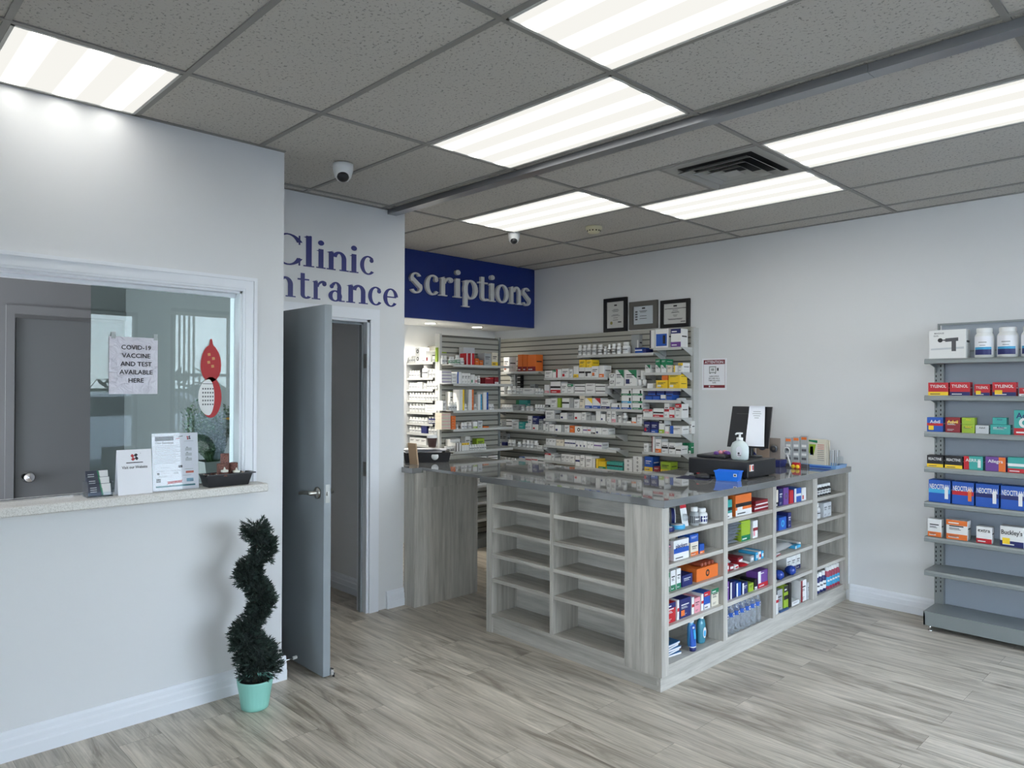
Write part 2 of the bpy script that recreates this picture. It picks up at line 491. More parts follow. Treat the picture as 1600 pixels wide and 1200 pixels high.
b = MB(); b.box(.8295, .832, .009, .035, .955, 1.055, M_steel); b.box(.832, .840, .016, .028, .995, 1.015, M_steel); b.build('latch_plate', door)
b = MB()
for z in (.25, 1.0, 1.78):
    b.tube([(.004, .05, z-.05), (.004, .05, z+.05)], .007, M_steel)
b.build('hinge', door)
b = MB(); b.box(.03, .25, -.055, 0, 1.955, 2.015, M_steel, .004); b.box(.06, .075, -.1, -.055, 1.99, 2.0, M_steel); b.tube([(.07, -.09, 1.995), (.30, -.035, 2.0)], .006, M_steel); b.build('door_closer', door)
b = MB(); b.box(.815, .842, .044, .062, .012, .05, M_chrome, .004); b.box(.822, .836, .062, .068, .0, .022, M_black); b.build('foot_bolt', door)
# spring door stop on the baseboard
b = MB(); b.tube([(-.70, .162, .075), (-.70, .235, .078)], .004, M_chrome); b.tube([(-.70, .232, .078), (-.70, .255, .079)], .009, M_white, n=12)
b.lathe([(0, 0), (.012, 0), (.012, .004), (0, .005)], M_chrome, c=(-.70, .160, .075), axis='y')
tag(b.build('door_stop'), 'white tipped metal spring door stop on the baseboard behind the plant', 'door stop')

# reception room door beyond the window
door = empty('door_2', (-2.9, 0, 0)); struct(door)
b = MB(); b.box(-.06, -.01, -.69, -.002, .01, 2.055, mat('reception_door_grey', (92, 94, 94), .5), .002); b.build('door_leaf', door)
b = MB(); b.lathe([(0, 0), (.04, 0), (.04, .006), (.018, .014), (.016, .03), (.034, .045), (.036, .06), (.026, .074), (0, .078)], M_chrome, c=(-.01, -.615, .955), axis='x'); b.build('door_knob', door)
b = MB()
b.box(-2.905, -2.885, -.75, -.70, 0, 2.14, M_in); b.box(-2.905, -2.885, -.70, -.0005, 2.08, 2.14, M_in); struct(b.build('trim_4'))

# reception window: casing, jamb, sliding glass, sill
b = MB()
def cas(b, y0, y1, z0, z1):
    for w0, w1, th in ((0, .012, .012), (.012, .055, .016), (.055, .072, .024)):
        b.box(XL, XL+th, y1+w0, y1+w1, z0, z1+w1, M_trim); b.box(XL, XL+th, y0-w1, y0-w0, z0, z1+w1, M_trim)
        b.box(XL, XL+th, y0-w0, y1+w0, z1+w0, z1+w1, M_trim)
cas(b, WY0, WY1, 1.09, WZ1)
b.box(-.77, XL, WY1-.012, WY1, WZ0, WZ1, M_trim); b.box(-.77, XL, WY0, WY0+.012, WZ0, WZ1, M_trim); b.box(-.77, XL, WY0, WY1, WZ1-.012, WZ1, M_trim)
b.box(-.735, -.70, WY0, WY1, WZ1-.03, WZ1-.012, M_trim)
struct(b.build('trim_5'))
w1 = empty('window_1', (0, 0, 0)); struct(w1)
b = MB(); b.box(-.722, -.716, -.775, WY1-.012, 1.092, WZ1-.02, M_glass); b.build('sliding_pane', w1)
b = MB(); b.box(-.735, -.70, WY0, WY1-.012, 1.086, 1.092, M_chrome); b.build('bottom_track', w1)
M_sillm = M_sill
b = MB()
b.box(-.80, -.525, WY0-.1, .0, 1.045, 1.086, M_sill, .004); o = struct(b.build('window_sill', w1))

# ------------------------------------------------------------------ ceiling fittings
def panel_mat():
    m = bpy.data.materials.new('light_diffuser')
    m.use_nodes = True
    n, l = m.node_tree.nodes, m.node_tree.links; n.clear()
    o = n.new('ShaderNodeOutputMaterial'); e = n.new('ShaderNodeEmission'); tc = n.new('ShaderNodeTexCoord'); sp = n.new('ShaderNodeSeparateXYZ')
    k = n.new('ShaderNodeMath'); k.operation = 'MULTIPLY'; k.inputs[1].default_value = 2*math.pi/.19
    c = n.new('ShaderNodeMath'); c.operation = 'COSINE'
    mx_ = n.new('ShaderNodeMath'); mx_.operation = 'MAXIMUM'; mx_.inputs[1].default_value = 0.0
    pw = n.new('ShaderNodeMath'); pw.operation = 'POWER'; pw.inputs[1].default_value = 1.6
    q = n.new('ShaderNodeMath'); q.operation = 'MULTIPLY_ADD'; q.inputs[1].default_value = 2.75*PANEL; q.inputs[2].default_value = .27*PANEL
    l.new(tc.outputs['Object'], sp.inputs[0]); l.new(sp.outputs['Y'], k.inputs[0]); l.new(k.outputs[0], c.inputs[0]); l.new(c.outputs[0], mx_.inputs[0]); l.new(mx_.outputs[0], pw.inputs[0]); l.new(pw.outputs[0], q.inputs[0])
    l.new(q.outputs[0], e.inputs['Strength']); e.inputs['Color'].default_value = (1, .985, .93, 1)
    l.new(e.outputs[0], o.inputs[0])
    return m
M_panel = panel_mat()
M_panelrim = mat('light_frame_white', (200, 200, 196), .4)
LIGHTS = [(-.64, 0, -1.22, -.61, 'ceiling panel light cut short by the left wall above the reception window'),
          (1.22, 2.44, 0, .61, 'nearest ceiling panel light, cut off by the top of the frame'),
          (0, 1.22, .61, 1.22, 'ceiling panel light between the metal track and the camera, left of centre'),
          (1.22, 2.44, 1.83, 2.44, 'ceiling panel light right of the square air vent'),
          (-1.22, 0, 1.83, 2.44, 'ceiling panel light nearest the blue sign, beside the small white camera'),
          (0, 1.22, 2.44, 3.05, 'ceiling panel light just behind the square air vent')]
for x0, x1, y0, y1, lab in LIGHTS:
    cx, cy = (x0+x1)/2, (y0+y1)/2; hx, hy = (x1-x0)/2-.012, (y1-y0)/2-.012
    L = tag(empty('ceiling_light', (cx, cy, CH)), lab, 'ceiling light', 'recessed ceiling panel lights')
    b = MB(); r = .012
    b.box(-hx, hx, -hy, -hy+r, -.008, -.0005, M_panelrim); b.box(-hx, hx, hy-r, hy, -.008, -.0005, M_panelrim)
    b.box(-hx, -hx+r, -hy, hy, -.008, -.0005, M_panelrim); b.box(hx-r, hx, -hy, hy, -.008, -.0005, M_panelrim); b.build('frame', L)
    b = MB(); b.box(-hx+r, hx-r, -hy+r, hy-r, -.006, -.001, M_panel); b.build('diffuser', L)

# square air diffuser
V = tag(empty('ceiling_vent', (.915, 2.135, CH)), 'square grey louvred air vent in the ceiling between two panel lights', 'air vent')
M_vent = mat('vent_grey_metal', (158, 157, 152), .45)
b = MB()
def ring(b, o, i, z0, z1, m):
    for k in range(4):
        c, s = [(1, 0), (0, 1), (-1, 0), (0, -1)][k]
        R = lambda x, y: (x*c-y*s, x*s+y*c)
        p = [R(o, -o)+(z0,), R(o, o)+(z0,), R(i, i)+(z1,), R(i, -i)+(z1,)]
        b.face(p, m)
ring(b, .292, .235, -.009, -.009, M_vent); ring(b, .292, .292, -.009, 0, M_vent)
b.build('outer_frame', V)
b = MB(); b.box(-.235, .235, -.235, .235, -.002, -.0005, M_dark); b.build('dark_throat', V)
for o_ in (.225, .165, .105):
    b = MB(); ring(b, o_, o_-.045, -.034, -.006, M_vent); ring(b, o_, o_, -.036, -.034, M_vent); b.build('louvre', V)
b = MB(); b.box(-.05, .05, -.05, .05, -.034, -.030, M_vent); b.build('centre_plate', V)

def dome_cam(x, y, r, lab):
    C = tag(empty('security_camera', (x, y, CH-.006)), lab, 'security camera', 'white dome security cameras')
    b = MB(); b.lathe([(0, 0), (r, 0), (r, -.3*r), (r*.97, -r*.62), (r*.8, -r*1.25), (r*.55, -r*1.6), (0, -r*1.75)], M_white, n=28); b.build('housing', C)
    d = Vector((3.05-x, -1.7-y, -1.6)).normalized()*1.0
    d = Vector((d.x, d.y, -.5)).normalized()
    c = Vector((0, 0, -r*1.05))
    b = MB(); n = 20
    # ball with a dark front facing the room
    side = d.cross(Vector((0, 0, 1))).normalized(); up = side.cross(d)
    vs = []; fs = []; prof = [(r*.62*math.sin(t), r*.62*math.cos(t)) for t in [i*math.pi/2/6 for i in range(7)]]
    for rr, h in prof:
        for k in range(n):
            a = 2*math.pi*k/n
            vs.append(tuple(c+d*(h+r*.33)+side*rr*math.cos(a)+up*rr*math.sin(a)))
    for i in range(len(prof)-1):
        for k in range(n):
            j = (k+1) % n; fs.append((i*n+k, i*n+j, (i+1)*n+j, (i+1)*n+k))
    b.faces(vs, fs, M_black, True); b.build('lens_ball', C)
dome_cam(-.604, .475, .058, 'white dome camera with dark lens on the ceiling above the clinic lettering')
dome_cam(-1.235, 2.454, .05, 'small white dome camera on the ceiling near the blue sign')
C = tag(empty('smoke_detector', (-.628, 2.747, CH-.001)), 'round cream smoke detector on the ceiling before the grey wall', 'smoke detector')
M_cream = mat('cream_plastic', (206, 200, 168), .5)
b = MB(); b.lathe([(0, 0), (.066, 0), (.066, -.018), (.058, -.026), (.05, -.028)], M_cream, n=28); b.build('base', C)
b = MB(); b.lathe([(.05, -.026), (.05, -.04), (.042, -.05), (0, -.053)], M_cream, n=28)
for k in range(12):
    a = k*math.pi/6; b.box(.049*math.cos(a)-.004, .049*math.cos(a)+.004, .049*math.sin(a)-.004, .049*math.sin(a)+.004, -.039, -.030, M_dark)
b.build('sensor_cap', C)
# recessed downlights under the bulkhead; leftmost unseen, added to brighten the far-left bay
M_dl = mat('downlight_lens', (255, 250, 240), .5, emit=(255, 248, 232), estr=14)
for x, y, lab in ((-2.72, 2.10, 'recessed downlight hidden from the camera by the clinic wall, lighting the far-left shelves'), (-2.72, 2.74, 'round recessed downlight under the blue sign, further left'), (-2.72, 3.36, 'round recessed downlight under the blue sign, nearer the right wall')):
    C = tag(empty('downlight', (x, y, 2.228)), lab, 'downlight', 'downlights under the blue sign')
    b = MB(); b.lathe([(.052, -.0005), (.068, -.0005), (.068, -.005), (.052, -.004)], M_white, n=28); b.build('trim_ring', C)
    b = MB(); b.lathe([(0, -.003), (.052, -.003), (.052, -.0005)], M_dl, n=28); b.build('lens', C)
    ld = bpy.data.lights.new('downlight_lamp', 'SPOT'); ld.energy = 60 if y < 2.5 else 14; ld.spot_size = 2.4; ld.spot_blend = .6; ld.shadow_soft_size = .05; ld.color = (1, .95, .85)
    lo = bpy.data.objects.new('downlight_lamp', ld); COL.objects.link(lo); lo.parent = C; lo.location = (0, 0, -.012)

# ------------------------------------------------------------------ serif letters built from strokes
def rect(x0, y0, x1, y1): return [(x0, y0), (x1, y0), (x1, y1), (x0, y1)]
def circ(cx, cy, r): return [(cx+r*math.cos(i*math.pi/8), cy+r*math.sin(i*math.pi/8)) for i in range(16)]
def ringseg(cx, cy, RX, RY, rx, ry, a0, a1, n=24):
    out = []
    for i in range(n):
        p = math.radians(a0+(a1-a0)*i/n); q = math.radians(a0+(a1-a0)*(i+1)/n)
        out.append([(cx+rx*math.cos(p), cy+ry*math.sin(p)), (cx+RX*math.cos(p), cy+RY*math.sin(p)), (cx+RX*math.cos(q), cy+RY*math.sin(q)), (cx+rx*math.cos(q), cy+ry*math.sin(q))])
    return out
GL = {
 'i': (.42, [rect(.1, 0, .32, 1), rect(0, 0, .42, .06), [(0, .9), (.1, .88), (.32, 1), (.28, 1)], circ(.21, 1.32, .135)]),
 'l': (.42, [rect(.1, 0, .32, 1.58), rect(0, 0, .42, .06), [(0, 1.5), (.1, 1.47), (.32, 1.6), (.26, 1.6)]]),
 'n': (1.04, [rect(.1, 0, .32, .95), rect(0, 0, .42, .06), [(0, .9), (.1, .88), (.32, 1), (.28, 1)], rect(.70, 0, .92, .62), rect(.60, 0, 1.04, .06)] + ringseg(.58, .62, .34, .39, .12, .27, 0, 165)),
 'r': (.80, [rect(.1, 0, .32, .95), rect(0, 0, .46, .06), [(0, .9), (.1, .88), (.32, 1), (.28, 1)], circ(.68, .84, .12)] + ringseg(.60, .60, .34, .40, .24, .28, 55, 170)),
 'c': (.82, [circ(.68, .78, .12)] + ringseg(.47, .5, .47, .52, .24, .44, 48, 318)),
 'e': (.88, [rect(.2, .50, .80, .57)] + ringseg(.46, .5, .46, .52, .23, .44, 6, 322)),
 'a': (.90, [rect(.48, .12, .70, .72), rect(.60, 0, .90, .06), [(.5, .12), (.72, .2), (.72, 0), (.6, 0)], circ(.18, .77, .11)] + ringseg(.37, .28, .37, .30, .15, .23, 0, 360) + ringseg(.40, .68, .30, .34, .10, .27, 0, 150)),
 't': (.66, [rect(.16, .18, .38, 1.28), rect(0, .92, .62, 1.0)] + ringseg(.46, .2, .30, .22, .08, .13, 180, 330)),
 's': (.72, ringseg(.35, .73, .33, .29, .16, .22, 25, 215) + ringseg(.37, .28, .35, .30, .18, .22, -155, 35) + [[(.04, .66), (.18, .80), (.70, .38), (.56, .20)]]),
 'p': (.98, [rect(.1, -.45, .32, .95), rect(0, -.45, .45, -.39), [(0, .9), (.1, .88), (.32, 1), (.28, 1)]] + ringseg(.52, .5, .46, .52, .22, .43, 0, 360)),
 'o': (.96, ringseg(.48, .5, .48, .52, .25, .44, 0, 360)),
 'C': (1.30, [rect(1.20, 1.05, 1.27, 1.52), rect(1.20, .0, 1.27, .38)] + ringseg(.74, .76, .74, .80, .46, .73, 32, 328)),
 'E': (1.20, [rect(.12, 0, .38, 1.5), rect(0, 0, 1.1, .07), rect(0, 1.43, 1.05, 1.5), rect(.3, .73, .8, .80), rect(1.03, 0, 1.12, .4), rect(.97, 1.1, 1.05, 1.5), rect(.75, .6, .81, .95)]),
 'P': (1.10, [rect(.12, 0, .38, 1.5), rect(0, 0, .55, .07), rect(0, 1.43, .5, 1.5)] + ringseg(.50, 1.08, .55, .42, .28, .34, -90, 90) + [rect(.35, 1.43, .52, 1.5), rect(.35, .66, .52, .73)]),
}
def letter(ch, parent, x, y0, y1, zb, xh, m, depth=.002):
    w, polys = GL[ch]; k = (y1-y0)/w
    b = MB()
    for i, p in enumerate(polys):
        b.prism(p, m, lambda u, v, t, i=i: (x+(depth+.00006*i)*t, y0+u*k, zb+v*xh))
    return b.build('letter', parent)
M_letter = mat('navy_vinyl_letter', (16, 26, 108), .35)
W = tag(empty('wall_lettering'), 'navy serif lettering reading Clinic on the wall above the open door', 'wall lettering')
for ch, a, c in (('C', .385, .594), ('l', .612, .69), ('i', .705, .775), ('n', .782, .952), ('i', .957, 1.029), ('c', 1.042, 1.155)):
    letter(ch, W, XC, a, c, 2.378, .128, M_letter)
W = tag(empty('wall_lettering'), 'navy serif lettering reading Entrance on the wall just over the door', 'wall lettering')
for ch, a, c in (('E', .21, .38), ('n', .395, .558), ('t', .572, .66), ('r', .674, .782), ('a', .796, .922), ('n', .934, 1.106), ('c', 1.109, 1.219), ('e', 1.236, 1.357)):
    letter(ch, W, XC, a, c, 2.168, .128, M_letter)
B = tag(empty('sign_board', (0, 0, 0)), 'long navy blue sign board with raised white lettering reading Prescriptions', 'sign')
b = MB(); b.box(-2.45, -2.42, 1.42, YW-.001, 2.232, CH-.001, M_blue); b.build('board', B)
M_let3 = mat('raised_letter_white', (222, 222, 218), .4)
for ch, a, c in (('P', 1.67, 1.85), ('r', 1.87, 2.01), ('e', 2.035, 2.18), ('s', 2.25, 2.391), ('c', 2.429, 2.583), ('r', 2.595, 2.762), ('i', 2.772, 2.872), ('p', 2.882, 3.080), ('t', 3.090, 3.222), ('i', 3.228, 3.325), ('o', 3.330, 3.508), ('n', 3.518, 3.707), ('s', 3.705, 3.834)):
    letter(ch, B, -2.42, a, c, 2.463, .185, M_let3, .03)

# ------------------------------------------------------------------ L-shaped service counter
X1, Y1 = .885, 1.472
Z_SLAB0, Z_SLAB1 = .965, 1.005
SHZ = [.345, .508, .665, .825]      # tops of the loose shelves
CT = tag(empty('service_counter', (0, 0, 0)), 'large L-shaped grey woodgrain counter with open shelves on both outer sides', 'counter')
b = MB()
# polished slab, L in plan
b.box(-.53, .905, 1.462, 2.33, Z_SLAB0, Z_SLAB1, M_slab, .002)
b.box(.12, .905, 2.3301, YW-.001, Z_SLAB0, Z_SLAB1, M_slab, .002)
b.build('worktop', CT)
# front run: two shelf bays, back panel, wide corner panel
b = MB()
b.box(-.47, -.42, Y1, 1.95, 0, Z_SLAB0, M_lamv)
b.build('end_panel', CT)
b = MB(); b.box(.092, .120, Y1, 1.70, .12, Z_SLAB0, M_lamv); b.build('divider', CT)
b = MB(); b.box(.645, X1, Y1, Y1+.02, .082, Z_SLAB0, M_lamv); b.box(X1-.02, X1, Y1+.02, 1.536, .082, Z_SLAB0, M_lamv); b.box(.645, .665, Y1+.02, 1.70, .12, Z_SLAB0, M_lamv); b.build('corner_panel', CT)
b = MB(); b.box(-.42, .645, 1.70, 1.72, .12, Z_SLAB0, M_lamh); b.build('back_panel', CT)
b = MB(); b.box(-.42, .845, Y1+.015, 1.70, 0, .0815, M_lamh); b.box(-.42, .6445, Y1+.015, 1.70, .0815, .10, M_lamh); b.box(-.42, .6445, Y1, 1.70, .1001, .122, M_lamh)
b.build('plinth', CT)
for x0, x1, dz in ((-.42, .092, 0), (.12, .645, 0)):
    for z in (.352, .512, .672, .833):
        b = MB(); b.box(x0, x1, Y1+.004, 1.70, z-.022, z, M_lamh); b.build('shelf', CT)
# right run: four shelf bays facing the room
BAYS = [(1.536, 2.094), (2.139, 2.703), (2.747, 3.295), (3.365, 3.871)]
XB = .56
b = MB(); b.box(XB-.02, XB, 1.72, YW-.002, .082, Z_SLAB0, M_lamy); b.build('back_panel', CT)
b = MB(); b.box(XB, .868, 1.705, YW-.004, 0, .125, M_lamy); b.box(XB, .868, 1.537, 1.7049, .0821, .125, M_lamy); b.box(.8451, .868, Y1+.0149, 1.7049, 0, .0815, M_lamy); b.build('plinth', CT)
for y0, y1 in ((2.094, 2.139), (2.703, 2.747), (3.295, 3.365)):
    b = MB(); b.box(XB, X1, y0, y1, .125, Z_SLAB0, M_lamv); b.build('divider', CT)
b = MB(); b.box(.10, X1, 3.871, YW-.002, .082, Z_SLAB0, M_lamv); b.build('end_panel', CT)
for y0, y1 in BAYS:
    for z in (.335, .503, .658, .818):
        b = MB(); b.box(XB, X1-.004, y0, y1, z-.022, z, M_lamy); b.build('shelf', CT)
M_caulk = mat('white_sealant', (225, 228, 232), .5)
b = MB(); b.box(.886, .892, YW-.012, YW-.0005, .125, Z_SLAB0, M_caulk); b.build('edge_bead', CT)
# side counter with lifting flap
SCN = tag(empty('side_counter', (0, 0, 0)), 'narrow grey counter with tall woodgrain side panel between clinic wall and shelved counter', 'counter')
b = MB(); b.box(-2.25, -1.19, 1.49, 2.33, .967, 1.005, M_slab, .001); b.box(-1.318, -1.19, 1.40, 1.4899, .967, 1.005, M_slab, .001); b.build('worktop', SCN)
b = MB(); b.box(-1.189, -.533, 1.49, 2.33, .985, 1.005, M_slab, .001); b.build('lift_up_flap', SCN)
b = MB(); b.box(-1.318, -1.19, 1.425, 2.028, 0, .967, M_lamv); b.build('side_panel', SCN)
b = MB(); b.box(-1.19, -1.155, 1.50, 1.90, .86, .984, M_lamv); b.build('support_cleat', SCN)

# ------------------------------------------------------------------ slatwalls and shelving of the pharmacy
def slatwall(name, lab, grp=None, **k):
    S = tag(empty(name), lab, 'slatwall', grp); return S
S = slatwall('slatwall_shelving', 'wide warm grey slatwall with many short shelves on the right wall')
b = MB()
b.box(-3.0, -.43, 3.865, YW-.001, .3, 2.115, M_slatgap)
z = .31
while z < 2.10:
    b.box(-3.0, -.43, 3.855, 3.866, z, min(z+.040, 2.115), M_slat); z += .0525
b.build('slat_panel', S)
b = MB(); b.box(-.43, -.40, 3.84, YW-.001, .3, 2.12, M_shelf); b.box(-3.0, -.43, 3.85, YW-.001, 2.115, 2.128, M_slat); b.build('edge_frame', S)
def shelfboard(par, x0, x1, y0, y1, z, lip=.024, m=M_shelf):
    b = MB(); b.box(x0, x1, y0, y1, z-.006, z, m); b.box(x0, x1, y0, y0+.006, z-lip, z-.006, m)
    for x in (x0+.002, x1-.006):
        b.prism([(y0+.02, z-.006), (y1, z-.006), (y1, z-.07), (y1-.03, z-.07)], m, lambda u, v, t, x=x: (x+.004*t, u, v))
    return b.build('shelf', par)
WS = [(-.70, -.415, 1.945), (-.815, -.415, 1.727), (-.815, -.415, 1.588), (-.815, -.415, 1.485), (-.815, -.415, 1.333), (-.815, -.415, 1.193), (-.815, -.415, 1.021), (-.815, -.415, .85),
      (-1.585, -.702, 1.905), (-1.21, -.822, 1.61), (-1.21, -.822, 1.395), (-1.21, -.822, 1.27),
      (-2.03, -1.213, 1.69), (-2.03, -1.213, 1.536), (-2.03, -1.213, 1.392), (-2.03, -1.213, 1.277), (-2.03, -1.12, 1.15), (-2.03, -1.11, 1.01), (-2.03, -1.61, .857), (-1.608, -.822, .828),
      (-2.66, -2.11, 1.76), (-2.80, -2.033, 1.522), (-2.80, -2.033, 1.35), (-2.80, -2.033, 1.156), (-2.80, -2.033, .964), (-2.80, -2.033, .762)]
for x0, x1, z in WS:
    shelfboard(S, x0, x1, 3.66, 3.857, z)

G = slatwall('slatwall_shelving', 'narrow slatwall shelf stand under the blue sign at the end of the pharmacy')
b = MB(); b.box(-2.60, -2.56, 2.74, 3.51, .0, 2.105, M_slatgap); z = .1
while z < 2.09:
    b.box(-2.561, -2.55, 2.74, 3.51, z, min(z+.040, 2.105), M_slat); z += .0525
b.build('slat_panel', G)
b = MB(); b.box(-2.61, -2.535, 2.715, 2.74, 0, 2.115, M_shelf); b.box(-2.61, -2.535, 3.51, 3.53, 0, 2.115, M_gond); b.build('edge_frame', G)
for z in (1.811, 1.626, 1.366, 1.186, .970, .79, .62, .45, .28):
    b = MB(); b.box(-2.55, -2.345, 2.735, 3.53, z-.006, z, M_shelf); b.box(-2.351, -2.345, 2.735, 3.53, z-.024, z-.006, M_shelf); b.build('shelf', G)
b = MB(); b.box(-2.55, -2.33, 2.74, 3.52, .0, .09, M_gond); b.build('base_plinth', G)
Bs = slatwall('slatwall_shelving', 'brightly lit shelf bay of white bottles at the left edge of the pharmacy')
b = MB(); b.box(-3.045, -2.615, 2.96, 2.98, 0, 2.02, M_slat); b.build('back_panel', Bs)
BZ = [1.839, 1.685, 1.57, 1.458, 1.34, 1.228, 1.129, 1.013, .90, .75]
for z in BZ:
    b = MB(); b.box(-3.045, -2.615, 2.69, 2.96, z-.006, z, M_shelf); b.box(-3.045, -2.615, 2.69, 2.696, z-.022, z-.006, M_shelf); b.build('shelf', Bs)

# grey gondola on the right wall
GO = tag(empty('gondola_shelving', (0, 0, 0)), 'grey metal shelving unit of seven shelves against the right wall', 'shelving unit')
GX0, GX1 = 1.50, 2.75
b = MB(); b.box(GX0+.02, GX1, YW-.04, YW-.025, .12, 2.03, M_gondback); b.build('back_panel', GO)
for x in (GX0-.012, 2.72):
    b = MB(); b.box(x, x+.028, 3.835, 3.875, 0, 1.975, M_gond)
    b.box(x+.028, x+.056, 3.835, 3.875, 0, 1.975, M_gond)
    z = .2
    while z < 1.95:
        b.box(x+.008, x+.014, 3.8335, 3.8355, z, z+.014, M_dark); b.box(x+.036, x+.042, 3.8335, 3.8355, z+.008, z+.022, M_dark); z += .030
    b.build('upright', GO)
b = MB(); b.box(GX0, GX1, 3.86, 3.875, 2.025, 2.037, M_gond); b.box(GX0, GX0+.012, 3.86, 3.875, 1.95, 2.025, M_gond); b.box(GX0, GX1, 3.862, 3.872, 1.84, 1.85, M_gond); b.build('top_rail', GO)
for z in (1.788, 1.547, 1.307, 1.074, .844, .615, .392):
    b = MB(); b.box(GX0-.005, GX1, 3.60, 3.86, z-.012, z, M_gond)
    b.prism([(3.60, z), (3.592, z-.012), (3.592, z-.030), (3.60, z-.034), (3.612, z-.034), (3.612, z)], M_gond, lambda u, v, t: (GX0-.005+(GX1-GX0+.005)*t, u, v))
    b.build('shelf', GO)
    for x in (GX0, 2.745):
        b = MB(); b.prism([(3.86, z-.012), (3.63, z-.012), (3.68, z-.03), (3.80, z-.055), (3.845, z-.10), (3.86, z-.11)], M_gond, lambda u, v, t, x=x: (x+.004*t, u, v)); b.build('bracket', GO)
b = MB(); b.box(GX0-.005, GX1, 3.58, 3.86, .115, .125, M_gond); b.box(GX0-.005, GX1, 3.58, 3.59, .035, .115, M_gond); b.box(GX0-.005, GX0+.005, 3.58, 3.86, .035, .115, M_gond); b.build('base_deck', GO)
b = MB()
for y in (3.60, 3.82):
    b.lathe([(.014, 0), (.014, .006), (.006, .008), (.006, .036)], M_chrome, c=(GX0+.03, y, 0), n=12)
b.build('levelling_foot', GO)

# ------------------------------------------------------------------ cartons and bottles
PAL = {'w': ((222, 222, 220), 'white'), 'k': ((24, 24, 28), 'black'), 'n': ((26, 34, 96), 'navy'), 'b': ((30, 82, 170), 'blue'), 'c': ((60, 160, 205), 'light blue'),
       't': ((58, 158, 150), 'teal'), 'g': ((20, 120, 80), 'green'), 'l': ((150, 178, 50), 'lime green'), 'y': ((238, 200, 40), 'yellow'), 'o': ((222, 112, 44), 'orange'),
       'r': ((186, 28, 40), 'red'), 'm': ((132, 28, 40), 'dark red'), 'p': ((104, 64, 140), 'purple'), 'q': ((224, 150, 160), 'pink'), 'e': ((160, 163, 164), 'grey'),
       's': ((192, 195, 198), 'silver'), 'd': ((80, 80, 84), 'dark grey'), 'v': ((216, 208, 190), 'cream'), 'z': ((168, 62, 84), 'deep pink')}
def pm(c):
    return mat('print_'+PAL[c][1].replace(' ', '_'), PAL[c][0], .45)
BAND = {'T': (0, .74, 1, 1), 'B': (0, 0, 1, .28), 'H': (0, .42, 1, .6), 'L': (0, 0, .28, 1), 'R': (.66, 0, 1, 1), 'V': (.74, .18, .9, .72), 'S': (.1, .12, .42, .42), 'M': (0, .35, 1, .6), 'W': (.08, .08, .92, .74), 'K': (.6, .2, .8, .65)}
DESC = {'T': '%s top band', 'B': '%s foot band', 'H': '%s middle stripe', 'L': '%s left edge', 'R': '%s right side', 'V': '%s picture', 'S': '%s corner square', 'M': '%s centre band', 'W': '%s front panel', 'O': '%s disc', 'G': '%s top corner', 'K': '%s mark', 'C': '%s disc'}
_mesh = {}
